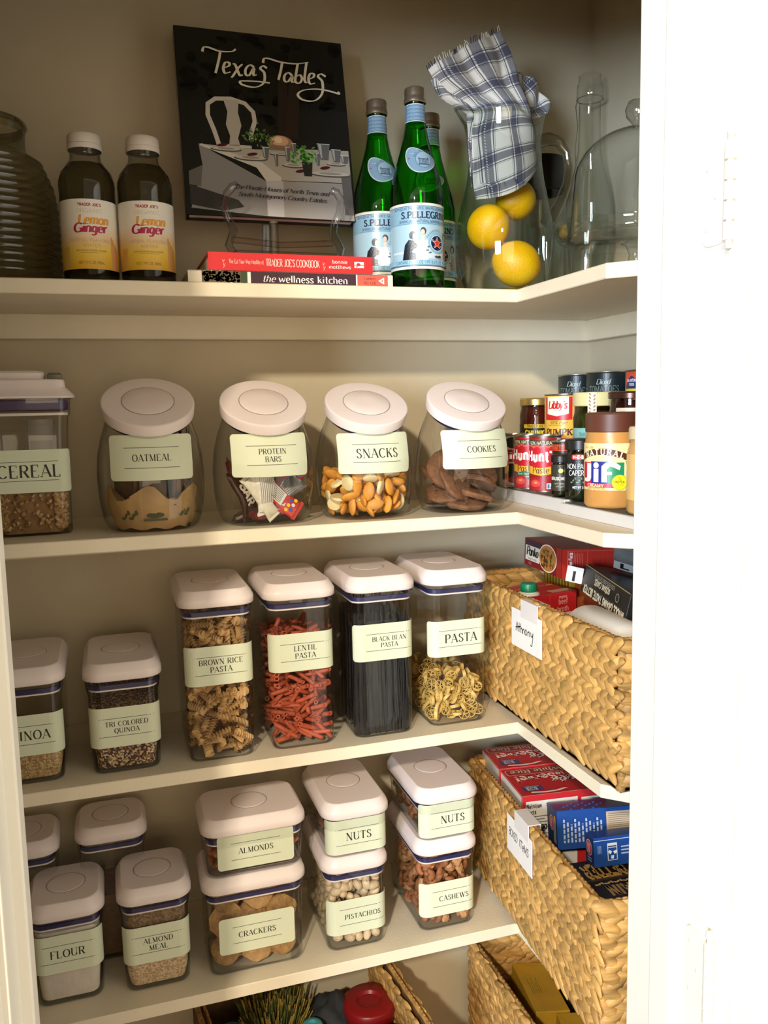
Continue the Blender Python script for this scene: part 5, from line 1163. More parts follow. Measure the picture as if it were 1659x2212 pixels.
oliveg = clear('olive_glass', (.40, .42, .28), (.12, .13, .08), .03, .8, 1.5, .06)
gjar('small narrow jar with a black label and a yellow-green flower emblem', .0720, -.0060, zr, .0148, .0660, oliveg, M('black_cap', '1c1b19', .35), lambda c, r, h: (c.rect(-r*1.4, .010, r*1.4, .050, '3a372b'), c.el(0, .042, .007, .007, '1e1d16', 18), c.el(0, .041, .0038, .0036, 'c7cf62', 14), c.text('BRUSCHETTA', 0, .029, .0045, 'd8d2c0', 'bold', .034), c.text('with peppers', 0, .0215, .0028, 'aca690', 'sans', .02), c.text('and garlic', 0, .0172, .0028, 'aca690', 'sans', .016)), .012, M('green_spread', '4a4a2e', .6, var=.3, nscale=200), .95)
def capers(c, r, h):
    c.rect(-r*1.35, .018, r*1.35, .072, '17191a'); c.rect(-.010, .064, .010, .0715, 'c8342e', .003); c.text('H-E-B', 0, .0678, .0045, 'ffffff', 'bold', .015)
    c.text('NON PAREIL', .002, .0540, .0075, 'dfe3e0', 'sans', .040); c.text('CAPERS', -.001, .0440, .0075, 'dfe3e0', 'sans', .027)
    for i in range(7): c.el(-.010+i*.003, .030+(i % 3)*.003, .002, .0012, '6c8a5c', 8, i)
    c.text('NET WT 3.5 OZ', .004, .0225, .0030, 'dfe3e0', 'bold', .024)
gjar('dark green caper jar with a black cap and label, beside the peanut butter', .0860, -.0390, zr-.0043, .0230, .0950, clear('caper_glass', (.36, .42, .30), (.08, .10, .06), .02, .9, 1.5, .08), M('black_cap', '1c1b19', .35), capers, .016, M('caper_fill', '3a3f24', .6, var=.4, nscale=260), .9, extra=-.12)
def jif(c, r, h):
    W2 = r*2.4; z0, z1 = .026, .0915; c.rect(-W2, z0, W2, z1, 'f3e2a4')
    c.text('No stir', -.026, .0860, .0040, 'c79a2c', 'script', .020)
    A = [(-.042+i*.0035, .0685+.0105*sin(pi*(i+1)/24)) for i in range(23)]
    c.poly([(.032, .0545), (.046, .0600), (.0415, .0640), (.046, .0700), (.030, .0715)], '4a2517')
    c.poly([(x, y+.0065) for x, y in A]+[(x, y-.0045) for x, y in reversed(A)], 'f3e2a4'); c.poly([(x, y+.0055) for x, y in A]+[(x, y-.0035) for x, y in reversed(A)], '5b2e1c')
    for i, ch in enumerate('NATURAL'): x = -.028+i*.0088; c.text(ch, x, .0695+.0105*sin(pi*((x+.042)/.0035+1)/24), .0078, 'f6ead0', 'slab', None, .28-.10*i)
    c.rect(-.037, .0355, -.0125, .0650, 'c9254a'); c.rect(-.0200, .0355, .0055, .0665, '2b2f8f'); c.rect(.0055, .0355, .0275, .0650, '1f8a5a')
    # three bold white letters
    c.poly([(-.028, .0635), (-.0195, .0635), (-.0195, .0430), (-.0215, .0392), (-.0260, .0375), (-.0335, .0378), (-.0350, .0400), (-.0335, .0425), (-.0300, .0420), (-.028, .0440)], 'ffffff')
    c.rect(-.0150, .0378, -.0075, .0560, 'ffffff'); c.el(-.0112, .0610, .0042, .0042, 'ffffff')
    c.poly([(-.003, .0378), (.0048, .0378), (.0048, .0480), (.0110, .0480), (.0110, .0520), (.0048, .0520), (.0048, .0560), (.0080, .0600), (.0130, .0585), (.0210, .0545), (.0225, .0600), (.0150, .0655), (.0030, .0650), (-.003, .0600)], 'ffffff')
    c.rect(-.0365, .0300, .0135, .0358, 'c9254a'); c.text('CREAMY', -.0130, .0328, .0042, 'f4d9a0', 'bold', .026)
    c.el(.0215, .0375, .0108, .0108, 'b8b424', 28); c.el(.0215, .0375, .0100, .0100, 'f2e81e', 28); c.text('7g', .0215, .0425, .0040, '7a7420', 'sans'); c.text('PROTEIN', .0215, .0378, .0032, '7a7420', 'bold', .013); c.text('PER SERVING', .0215, .0340, .0020, '7a7420', 'sans', .011)
    c.text('PEANUT BUTTER SPREAD', -.010, .0275, .0022, 'b49a5a', 'sans', .034); c.text('CONTAINS 90% PEANUTS', -.010, .0295-.0000, .0018, 'b49a5a', 'sans', .030)
    c.text('NON GMO', .036, .0315, .0028, '7d6a3c', 'sans', .012); c.text('GLUTEN FREE', .036, .0280, .0028, '7d6a3c', 'sans', .014)
    for i in range(3): c.rect(.0425+i*.0012, .045, .0431+i*.0012, .085, 'a8945c')
PB = M('peanut_butter', 'c8904c', .35, var=.05, nscale=60, spec=.6)
t = gjar('large peanut butter jar with a brown ridged lid and cream label', .0868, -.1230, Z2+.0165+.0007, .0380, .1340, PB, M('brown_lid', '5f3324', .45), jif, .0265, None, 0, extra=-.27, neck=.93, name='peanut_butter_jar', capr=.0365, ridges=True)
gjar('jar at the very edge of the riser, mostly hidden by the door frame', .0880, -.2200, Z2+.0165+.0007, .0340, .1160, M('honey_jar', 'c99a5a', .3, var=.1), M('cream_lid', 'd8c8a0', .4), lambda c, r, h: (c.rect(-r*1.5, .02, r*1.5, .08, 'e0b870'),), .016)
zm = Z2+.0706; XM = .1640
def salsa(c, r, h):
    W2 = r*2.2; c.rect(-W2, .010, W2, .058, '14140f'); c.rect(-.020, .0515, .028, .0585, 'e8c830'); c.text("TRADER JOE'S", .004, .0550, .0046, '7a5a14', 'bold', .034)
    c.text('CHUNKY', .004, .0425, .0100, 'f0dc3a', 'black', .042); c.text('SALSA', .004, .0285, .0110, 'f0dc3a', 'black', .040); c.rect(-.020, .012, .028, .018, 'e8c830')
gjar('salsa jar with a gold lid, black label and yellow lettering', .1470, .2140, zm, .0300, .1050, clear('salsa_glass', (.62, .45, .40), (.25, .14, .10), .02, .9, 2, .07), M('gold_lid', 'c7ab6c', .3, .8), salsa, .0125, M('red_salsa', '6d2417', .5, var=.35, nscale=160), .94, extra=-.15, neck=.90)
def pump(c, r, h):
    W2 = r*3.1; c.rect(-W2, .003, W2, h-.003, 'e6b348'); c.rect(-.030, h-.0430, .022, h-.005, 'c9262b'); c.rect(-.0240, h-.0330, .0160, h-.005, 'f4e6d4'); c.poly([(-.0240, h-.0330), (-.004, h-.0370), (.0160, h-.0330), (.0160, h-.028), (-.024, h-.028)], 'f4e6d4')
    c.text("Libby's", -.004, h-.0180, .0125, 'c9262b', 'brush', .034); c.text('100% Pure', -.002, h-.0475, .0058, '5a3a1c', 'ital', .032); c.rect(-.020, h-.0435, .016, h-.0430, '7a5426'); c.rect(-.020, h-.0525, .004, h-.0520, '7a5426')
    c.text('PUMPKIN', .006, h-.0635, .0105, '5b2418', 'slab', .062); c.rect(-W2, h-.0755, W2, h-.0735, 'c23a24'); c.rect(-W2, h-.0790, W2, h-.0770, 'b8301e'); c.rect(-W2, h-.1030, W2, h-.0850, 'dca03c')
can('yellow pumpkin can with a red and white brand badge', .1500, .1170, zm, .0350, .1100, pump, extra=-.30, name='pumpkin_can')
def olive(c, r, h):
    c.rect(-r*1.6, .018, r*.0, .055, '86b8b4'); c.text('TRADER', -.022, .045, .005, '35605c', 'sans', .016); c.text('Dolmas', -.022, .034, .006, '2c4a48', 'script', .016); c.rect(-.014, .046, -.0, .0555, 'a8ccc8')
gjar('green olive jar with a pale lid and a leaf-patterned paper seal', .1500, .0240, zm, .0345, .1110, clear('olive_jar_glass', (.48, .52, .34), (.12, .14, .08), .02, .9, 1.6, .07), M('pale_lid', 'd9cf9a', .4, var=.05), olive, .0210, M('olive_fill', '5f5f2c', .5, var=.4, nscale=90), .88, extra=.1, neck=.93)
o = bpy.context.scene.objects['lid']
sj = thing('paper_seal', None, None)
c = Cv(); c.rect(-.0068, -.045, .0068, .0, 'e8dfc6')
for i in range(8):
    for k in (-1, 1): c.el(k*.0034, -.003-i*.0055-(.0026 if k > 0 else 0), .0024, .0013, '9c7a52', 10, k*.9)
sa = face_ang(.15, .024, -.12)
seal = c.build('paper_seal', m_cyl(.0361, .1106, sa), None, .004, .00005, .0006, paper)
bpy.data.objects.remove(sj)
for oo in list(SC.objects):
    if oo.get('label', '').startswith('green olive jar'): seal.parent = oo
def tjs(c, r, h): c.rect(-.026, h-.0420, .026, h-.0245, 'd9d0bc'); c.text("TRADER JOE'S", 0, h-.0330, .0052, '9c5a4c', 'bold', .034)
gjar('dark red sauce jar with a brown metal lid behind the peanut butter', .1640, -.0560, Z2+.0668, .0340, .1140, clear('sauce_glass', (.45, .22, .18), (.14, .05, .04), .02, .9, 2, .08), M('brown_metal_lid', '4a2c22', .25, .5), tjs, .0100, M('red_sauce', '4e1712', .4, var=.3, nscale=120), .94, extra=.05, neck=.95)
def tomato(c, r, h):
    W2 = r*3.1; c.rect(-W2, .003, W2, h-.003, '1d2a2b'); c.rect(-W2, .003, W2, .050, 'cfc8b4'); c.rect(-r*1.15, .003, r*1.15, .075, '1d2a2b')
    c.text('Diced', 0, h-.0170, .0085, 'b9c2bf', 'script', .024); c.text('TOMATOES', 0, h-.0290, .0100, '8fa09e', 'thinsans', .054); c.rect(-.0150, h-.0440, .0150, h-.0360, 'c23a3c', .0035); c.text('H-E-B', 0, h-.0400, .0055, 'f4e8e4', 'bold', .022)
    c.el(0, h-.065, .022, .014, '8c2a24', 20); c.text('NO SALT', 0, h-.0520, .0060, 'c8b8a8', 'sans', .030)
    for i in range(6): c.el(-.040+i*.004, .055, .003, .004, '8a9a70', 8)
can('diced tomato can at the left of the top row of the riser', .2280, .2080, Z2+.1057, .0355, .1100, tomato, extra=-.25, name='tomato_can')
can('diced tomato can in the middle of the top row of the riser', .2330, .1160, Z2+.1057, .0375, .1110, tomato, extra=-.25, name='tomato_can')
def chili(c, r, h):
    W2 = r*3.1; c.rect(-W2, .003, W2, h-.003, 'd8cf3c'); c.rect(-W2, h-.030, W2, h-.003, 'cf4a32'); c.poly([(-.034+i*.0034, h-.030+.020*sin(pi*i/10)) for i in range(11)], '1f2a5a'); c.text('SAN ANTONIO', -.017, h-.0170, .0045, 'c8c8d8', 'bold', .024); c.text('FOODS', -.017, h-.0235, .0035, 'c8c8d8', 'bold', .011)
    c.text('chili', -.012, h-.0430, .0150, '2a2a1c', 'bold', .040)
can('yellow and red chili can cut off by the door frame', .2350, .0060, Z2+.1057, .0350, .1100, chili, extra=-.3, name='chili_can')

# ------------------------------------------------------------ woven baskets
WV = M('woven_reed', 'cfa05a', .55, var=.45, nscale=26, bump=.6, bscale=110, stretch=(.35, 1, 3), rnd=.32)
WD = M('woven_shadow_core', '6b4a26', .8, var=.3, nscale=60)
WR = M('reed_rim', 'b98c4c', .6, var=.3, nscale=60, bump=.6, bscale=120, rnd=.1)
def leafmesh(seed):
    r = random.Random(seed); R = []; n = 7
    for i in range(n):
        t_ = i/(n-1); w_ = (sin(pi*(.06+.88*t_**.8)))**.8; x = (t_-.5)*.043; th = .0052*w_+.0006; hw = .0094*w_*(1+r.uniform(-.1, .1)); cz = .0030*sin(t_*pi)*r.choice((1,)); cy2 = -.0015*cos((t_-.5)*pi)
        R.append([(x, cy2-th*cos(a)*(1 if cos(a) > 0 else .35), cz+hw*sin(a)+.0006*sin(5*a+seed)) for a in (2*pi*j/8 for j in range(8))])
    return loft(R)
LEAF = [bpy.data.meshes.new('strand_%d' % i) for i in range(4)]
for i, me in enumerate(LEAF):
    v, f_ = leafmesh(i); me.from_pydata(v, [], f_); me.materials.append(WV); me.shade_smooth()
def weave_side(t, P0, P1, h, nrm, npart, rng, near_first=True, z0=.0145, pitch=.0212, s=.0200, flip=1):
    """braided rows over one side; the nearest strands are objects, the rest joined"""
    P0, P1 = Vector(P0), Vector(P1); L = (P1-P0).length; ux = (P1-P0)/L; N = Vector(nrm); rows = int((h-z0)/pitch); items = []
    for r in range(rows):
        zc = z0+(r+.5)*(h-z0-.004)/rows; n = int(L/s)
        for i in range(n+1):
            for k in (-1, 1):
                u = (i+(.5 if k > 0 else 0)+rng.uniform(-.12, .12))*s
                if u < .006 or u > L-.006: continue
                tilt = k*flip*radians(30+rng.uniform(-7, 7)); P = P0+ux*u+Vector((0, 0, zc+k*pitch*.25+rng.uniform(-.0012, .0012)))+N*(.0022+rng.uniform(0, .0016))
                M3 = Matrix((ux, -N, Vector((0, 0, 1)))).transposed().to_4x4(); sc_ = rng.uniform(.88, 1.15)
                M4 = Matrix.Translation(P) @ M3 @ Matrix.Rotation(-tilt, 4, 'Y') @ Matrix.Rotation(rng.uniform(-.25, .25), 4, 'X') @ Matrix.Rotation(rng.uniform(-.10, .10)-.10, 4, 'Z') @ Matrix.Diagonal((sc_, 1.0, sc_*rng.uniform(.85, 1.15), 1))
                items.append((u, M4))
    items.sort(key=lambda q: -q[0])
    for i, (u, M4) in enumerate(items[:npart]):
        o = ob('reed_strand', LEAF[rng.randrange(4)], t); o.matrix_local = M4
    if items[npart:]:
        b = B()
        for u, M4 in items[npart:]:
            me = LEAF[rng.randrange(4)]; b.add(([tuple(v.co) for v in me.vertices], [tuple(p.vertices) for p in me.polygons]), 0, M4)
        o = mk('reed_weave', b, WV, t, smooth=80); o['kind'] = 'stuff'
def basket(label, x, y0, y1, z, w, h, rot, npart, seed, sides='LF', sag=.0):
    """origin: the far left bottom corner, y1 the far end"""
    t = thing('woven_basket', label, 'basket', (x, y1, z), (0, 0, rot), 'woven reed baskets'); Ln = y1-y0; rg = random.Random(seed); k = .006
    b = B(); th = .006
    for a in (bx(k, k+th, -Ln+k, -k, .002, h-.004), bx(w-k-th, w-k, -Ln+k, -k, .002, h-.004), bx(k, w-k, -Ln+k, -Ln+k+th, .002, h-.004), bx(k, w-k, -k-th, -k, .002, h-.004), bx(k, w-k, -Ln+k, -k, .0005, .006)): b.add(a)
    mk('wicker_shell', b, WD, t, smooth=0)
    if 'L' in sides: weave_side(t, (.005, -.003, 0), (.005, -Ln+.003, 0), h, (-1, 0, 0), npart, rg)
    if 'R' in sides: weave_side(t, (w-.005, -.003, 0), (w-.005, -Ln+.003, 0), h, (1, 0, 0), npart, rg)
    if 'F' in sides: weave_side(t, (.003, -Ln+.005, 0), (w-.003, -Ln+.005, 0), h, (0, -1, 0), 0, rg, flip=-1)
    if sides != 'R': weave_side(t, (.014, -k-th, 0), (w-.014, -k-th, 0), h-.006, (0, -1, 0), 0, rg, z0=h*.45, flip=-1, pitch=.024, s=.022)
    for cx_, cy_2 in ((.0075, -Ln+.0075), (w-.0075, -Ln+.0075)):
        mk('corner_strand', tube([(cx_+.0012*sin(i*1.3), cy_2+.0012*cos(i*1.7), .003+i*(h-.008)/14) for i in range(15)], lambda q: .0062+.0012*sin(q*44), 8), WV, t, smooth=80)
    weave_side(t, (w-k-th-.001, -.014, 0), (w-k-th-.001, -Ln+.014, 0), h-.006, (-1, 0, 0), 0, rg, z0=h*.55)
    if sides == 'R': weave_side(t, (k+th+.001, -.014, 0), (k+th+.001, -Ln+.014, 0), h-.006, (1, 0, 0), 0, rg, z0=h*.5)
    path = [(p[0]+w/2, p[1]-Ln/2, h-.002) for p in rr(w-.012, Ln-.012, .010, 3)]; P2 = []
    m = len(path)
    for i in range(m):
        a, b_ = Vector(path[i]), Vector(path[(i+1) % m]); n_ = max(1, int((b_-a).length/.010))
        for q in range(n_): P2.append(tuple(a+(b_-a)*(q/n_)+Vector((0, 0, rg.uniform(-.0006, .0006)-sag*sin(pi*min(1, max(0, -((a+(b_-a)*(q/n_)).y)/Ln)))))))
    mk('rim_cord', tube(P2, .0042, 7, True, 1.25), WR, t, smooth=80)
    b = B()
    for i in range(0, len(P2), 1):
        p = Vector(P2[i]); q = Vector(P2[(i+1) % len(P2)]); d = (q-p); d.normalize() if d.length else None
        b.add(tube([tuple(p+Vector((0, 0, -.006))-d*.003), tuple(p+Vector((0, 0, .0052))), tuple(p+Vector((0, 0, .0045))+d*.004)], .0019, 5))
    o = mk('rim_wrapping', b, WR, t, smooth=80); o['kind'] = 'stuff'
    return t
random.seed(9)
basket('tall reed basket on the third shelf with a handwritten card, holding boxes and broth', .0035, -.2780, .2080, Z3, .250, .2020, 0, 300, 31)
basket('reed basket on the fourth shelf filled with rice and blue cartons', .0060, -.2900, .2060, Z4, .238, .2030, radians(-4.0), 300, 32)
basket('lowest right reed basket with yellow boxes in it, mostly in shade', .0010, -.3000, .2100, Z5, .250, .2650, 0, 60, 33)
basket('dark reed basket on the lowest shelf left of the others, with bottles and caps', -.5150, -.060, .2440, Z5, .350, .2620, radians(5.0), 40, 34, 'R')
# clip-on cards
cardm = M('white_card', 'f3eeea', .45); clipm = clear('clip_plastic', (.86, .84, .82), (.6, .58, .56), .15, .7, 2, .12)
def card(label, x, yc, ztop, rot, words, hgt=.060):
    t = thing('card_holder', label, 'label', (x, yc, ztop), rot)
    mk('card', bbx(-.0008, .0004, -.050, .048, -.010-hgt, -.010, .0003), cardm, t, (-.0062, 0, 0), smooth=0)
    mk('clip', B().add(bbx(-.0072, -.0056, -.037, .017, -.020, .0075, .0003)).add(bbx(-.0072, .014, -.037, .017, .0068, .0084, .0004)).add(bbx(.0128, .0142, -.037, .017, -.008, .0080, .0003)), M('clip_white', 'e4dedb', .35), t, smooth=0)
    c = Cv(); words(c); c.build('handwriting', m_plane((-.0071, .048, -.010-hgt), (0, -1, 0), (0, 0, 1)), t, None, .00004, .0003, paper); return t
def pen(c, pts, w=.0007, col='24211f'):
    for a, b_ in zip(pts, pts[1:]):
        dx, dy = b_[0]-a[0], b_[1]-a[1]; l = sqrt(dx*dx+dy*dy)+1e-9; nx, ny = -dy/l*w, dx/l*w; ex, ey = dx/l*w*.6, dy/l*w*.6
        c.poly([(a[0]+nx-ex, a[1]+ny-ey), (b_[0]+nx+ex, b_[1]+ny+ey), (b_[0]-nx+ex, b_[1]-ny+ey), (a[0]-nx-ex, a[1]-ny-ey)], col, up=0)
def anthony(c):
    c.z += 1
    S = [[(.016, .026), (.020, .040), (.0235, .026)], [(.015, .031), (.029, .034)], [(.027, .040), (.027, .026)], [(.024, .034), (.031, .035)], [(.032, .040), (.032, .026)], [(.032, .031), (.035, .034), (.037, .031), (.037, .026)], [(.039, .033), (.039, .026)], [(.039, .031), (.042, .034), (.044, .031), (.044, .026)], [(.048, .034), (.046, .030), (.048, .026), (.052, .027), (.053, .031), (.050, .034), (.048, .034)], [(.056, .033), (.056, .026)], [(.056, .031), (.059, .034), (.061, .031), (.061, .026)], [(.065, .034), (.066, .028), (.070, .028), (.072, .034)], [(.072, .034), (.071, .022), (.068, .013), (.064, .014)]]
    for s_ in S: pen(c, s_)
def boxed(c):
    c.text('BOXED', .026, .035, .0125, '24211f', 'pen', .034, -.02); c.text('ITeMS', .068, .034, .0130, '24211f', 'pen', .036, -.02)
card('white clip-on card reading Anthony, hooked over the third shelf basket', .0035, -.0345, Z3+.1955, 0, anthony)
card('white clip-on card reading boxed items, hooked over the fourth shelf basket', -.0115, -.0400, Z4+.2000, radians(-4.0), boxed)
# ------------------------------------------------------------ what stands in the baskets
red = M('red_carton', '9c1f24', .4, var=.06, nscale=40); ylw = M('yellow_carton', 'c59a2c', .5, var=.1, nscale=30); blk = M('black_carton', '1c1b1a', .4); blue = M('blue_carton', '1d3a7c', .3, var=.05, spec=.6)
z3b = Z3+.007
# yellow carton under the crumb box
o, F, (w, d, h) = gbox('yellow_carton', 'yellow striped carton at the back of the third shelf basket, under the red crumb box', 'box', .150, .240, .100, .196, z3b, .912, ylw)
def f_(c):
    for i in range(9): c.rect(.006+i*.0105, .10, .010+i*.0105, h-.003, '6f5a1c')
deco(o, F['left'], f_)
o, F, (w, d, h) = gbox('crumb_box', 'dark red crumb box with a brush-lettered word, lying on the yellow carton', 'box', .095, .215, .022, .165, .9160, .9640, red, (0, radians(2), radians(-3)))
def f_(c):
    c.rect(0, 0, d, h, '7c1a20'); c.rect(.004, .010, .060, .036, 'ded8cc'); c.rect(.004, .036, .070, .046, '3b2130'); c.text('Panko', .032, .0265, .0150, '26211f', 'brush', .046); c.text('bread crumbs', .032, .0140, .0040, '7a8468', 'sans', .036)
    c.el(.092, .0245, .034, .0235, 'e8dccb', 26); c.el(.092, .0245, .0315, .0215, 'b4783c', 26)
    for i in range(40): c.el(.092+rng.uniform(-.022, .022), .0235+rng.uniform(-.014, .014), rng.uniform(.002, .006), rng.uniform(.0015, .0035), rng.choice(['8a4f22', 'c98f4a', 'd9a860', '7a3a20', '5c7a30']), 8, rng.random()*3, up=0)
    c.z += 1; c.text('4 OZ.', .022, .0055, .0040, 'c48a80', 'sans', .018); c.rect(.126, 0, d, h, '9c2a24')
deco(o, F['left'], f_)
def f_(c):
    c.rect(0, 0, w, h, 'a8281f'); c.rect(.010, .003, .0104, h-.004, 'e8c8b8'); c.text('Nutrition Facts', .0150, .0240, .0060, 'f2e0d8', 'bold', .036, pi/2)
    for i in range(6): c.rect(.021+i*.003, .004, .0214+i*.003, h-.006-.002*(i % 2), 'd89a88')
    c.rect(.045, .003, .0455, h-.004, 'c07868'); c.rect(.008, h-.0036, w-.01, h-.0032, 'c07868')
    for i in range(5): c.rect(.052+i*.010, .006+(i % 2)*.004, .0525+i*.010, h-.008, 'a04a40')
deco(o, F['front'], f_)
o, F, (w, d, h) = gbox('cracker_carton', 'orange and yellow lettered carton lying behind the broth carton', 'box', .156, .238, .000, .094, z3b, .893, M('orange_carton', 'b85a2c', .5, var=.15))
deco(o, F['top'], lambda c: (c.rect(.004, .004, w-.004, d-.004, 'd8902c'), c.text('WHOLE GRAIN', .041, .045, .009, '6f2a18', 'bold', .07), c.text('MADE', .041, .025, .009, '6f2a18', 'bold', .04)))
# broth carton
t = thing('broth_carton', 'red and tan beef broth carton with a green screw cap', 'carton', (.0790, .0900, z3b), (0, 0, radians(13)))
w, d, h = .108, .082, .183
body = mk('carton', bbx(-w/2, w/2, -d/2, d/2, 0, h, .0012), M('tan_carton', 'b09a76', .5, var=.05), t, smooth=0)
deco(body, m_plane((-w/2, d/2, 0), (0, -1, 0), (0, 0, 1)), lambda c: (c.rect(0, .130, d, h, 'b51f26'), c.rect(0, 0, d, .130, 'b8a486')))
def f_(c):
    c.rect(0, .132, w, h, 'c6242a'); c.rect(0, 0, w, .132, 'b8a486'); c.el(.027, .158, .0235, .0145, '2c6a3c', 28); c.el(.027, .158, .0222, .0132, '357a46', 28); c.text('Pacific', .027, .1580, .0110, 'dfe6d4', 'script', .034); c.rect(.0490, .132, .0494, h, 'e06a60')
    c.text('organic', .078, .1760, .0048, 'f2c8b8', 'sans', .018); c.text('beef', .078, .1680, .0088, 'f0b8a8', 'sans', .020); c.text('broth', .078, .1555, .0088, 'f0b8a8', 'sans', .025); c.rect(.063, .1440, .096, .1485, 'eac8bc', .001)
    c.text('Get Creative', .080, .1235, .0060, '6a5a3c', 'serif', .044); c.text('in the Kitchen', .080, .1130, .0060, '6a5a3c', 'serif', .046); c.rect(.078, .0920, .100, .1060, '2c1418')
deco(body, m_plane((-w/2, -d/2, 0), (1, 0, 0), (0, 0, 1)), f_)
def f_(c):
    c.rect(0, 0, w, d, 'c42a2c'); c.rect(.002, d*.66, w-.002, d*.66+.008, 'e0a03c'); c.text('ORGANIC BEEF', w/2, d*.71, .0050, '8c1a1c', 'bold', .08); c.rect(.060, .004, w-.003, .022, 'd8a488'); c.rect(.0490, 0, .0494, d, 'e08070')
deco(body, m_plane((-w/2, -d/2, h), (1, 0, 0), (0, 1, 0)), f_)
mk('cap_collar', lathe([(.0185, 0), (.0180, .002), (.0150, .0035), (.0140, .005), (0, .005)], 32), M('cap_white2', 'e8e2da', .4), t, (-.032, -.020, h+.0004))
n = 48; mk('screw_cap', loft([[(r*(1+(.03 if j % 2 else 0))*cos(2*pi*j/n), r*(1+(.03 if j % 2 else 0))*sin(2*pi*j/n), z) for j in range(n)] for r, z in ((.0128, .0045), (.0132, .005), (.0132, .0165), (.0122, .0185), (.002, .0190))]), M('green_cap', '0f7a52', .4), t, (-.032, -.020, h+.0004), smooth=30)
# black box, jug, pouch
def framed(o_, ux, up):
    """matrix with x along ux, z about along up, y away from the viewer"""
    ux = Vector(ux).normalized(); n_ = ux.cross(Vector(up)).normalized(); up = n_.cross(ux).normalized(); return Matrix((ux, -n_, up)).transposed().to_4x4()
t = thing('waffle_box', 'black carton lying upside down with a gold edge and inverted cream lettering', 'box')
w, d, h = .178, .075, .0445; MM = framed(None, (-.035, -.174, -.010), (.010, .004, .043)); t.matrix_world = Matrix.Translation((.0925, -.0975, .9210)) @ MM
body = mk('carton', bbx(-w/2, w/2, 0, d, -h/2, h/2, .001), blk, t, smooth=0)
def f_(c):
    c.rect(.001, h-.0018, w-.001, h-.0004, 'a08a5c')
    c.text('WHOLE GRAINS TASTE BETTER', .092, .0085, .0110, 'e8dcc0', 'bold', .160, pi); c.text('KODIAK CAKES', .080, .0275, .0085, 'd8ccae', 'bold', .060, pi); c.rect(.02, .0160, .160, .0163, '8a8270'); c.rect(.02, .0142, .160, .0144, '8a8270')
    for i in range(3): c.text('protein packed flapjack and waffle mix', .085, .0340+i*.0024, .0015, 'b8b09c', 'sans', .080, pi)
    c.el(.140, .027, .0065, .0065, '9c9484', 18); c.el(.140, .027, .0054, .0054, '2a2826', 18)
c = Cv(); f_(c); c.build('print', m_plane((-w/2, 0, -h/2), (1, 0, 0), (0, 0, 1)), body, None, .00006, .0003)
t = thing('white_jug', 'white plastic jug lying on its side at the near end of the third shelf basket', 'jug', (.0540, -.1700, .8660), (radians(90), 0, radians(-4)))
mk('jug_body', rloft([(-.075, .054, .054, .026), (-.072, .070, .070, .032), (-.060, .082, .082, .038), (.050, .082, .082, .038), (.066, .074, .074, .035), (.078, .050, .050, .024), (.084, .034, .034, .016)], 7), M('white_hdpe', 'ece6dc', .4, spec=.5), t, smooth=80)
mk('base_ring', tube([(.030*cos(a), .030*sin(a), -.0738) for a in (2*pi*i/28 for i in range(28))], .0014, 6, True), M('seam_grey', 'b8b2a8', .5), t)
t = thing('grey_pouch', 'grey foil pouch with a white patch and black bar, by the door frame', 'pouch', (.1650, -.0950, .9560), (radians(60), radians(15), radians(-40)))
R = []
for k_, th in ((-.5, .001), (-.42, .003), (-.2, .012), (.1, .014), (.35, .010), (.45, .002), (.5, .001)): R.append([(x, y, k_*.09) for x, y in rr(.095, th*1.6+.001, .0006+th*.6, 3)])
p_ = mk('foil', loft(R), M('grey_foil', '787a7a', .35, .3, var=.2, nscale=50), t, smooth=60)
deco(p_, m_plane((-.044, -.0118, -.030), (1, 0, 0), (0, 0, 1)), lambda c: (c.rect(0, .010, .070, .045, 'c4c4c0'), c.rect(.010, .016, .015, .040, '1c1c1c'), c.rect(.010, .016, .024, .022, '1c1c1c')), .0006)
t = thing('folded_flyer', 'small white paper flap with a black bar beside the black carton', 'paper', (.1000, -.0020, .9300), (radians(4), radians(10), radians(-40)))
p_ = mk('paper', bbx(-.013, .013, -.0005, .0005, -.014, .012, .0002), cardm, t, smooth=0)
deco(p_, m_plane((-.013, -.0006, -.014), (1, 0, 0), (0, 0, 1)), lambda c: c.rect(.010, .002, .0145, .019, '1c1a1a'))
o, F, (w, d, h) = gbox('carton_stack', 'dark carton standing upright beneath the black upside-down box', 'box', .105, .230, -.270, -.052, z3b, .862, M('charcoal_carton', '2c2b2a', .6))

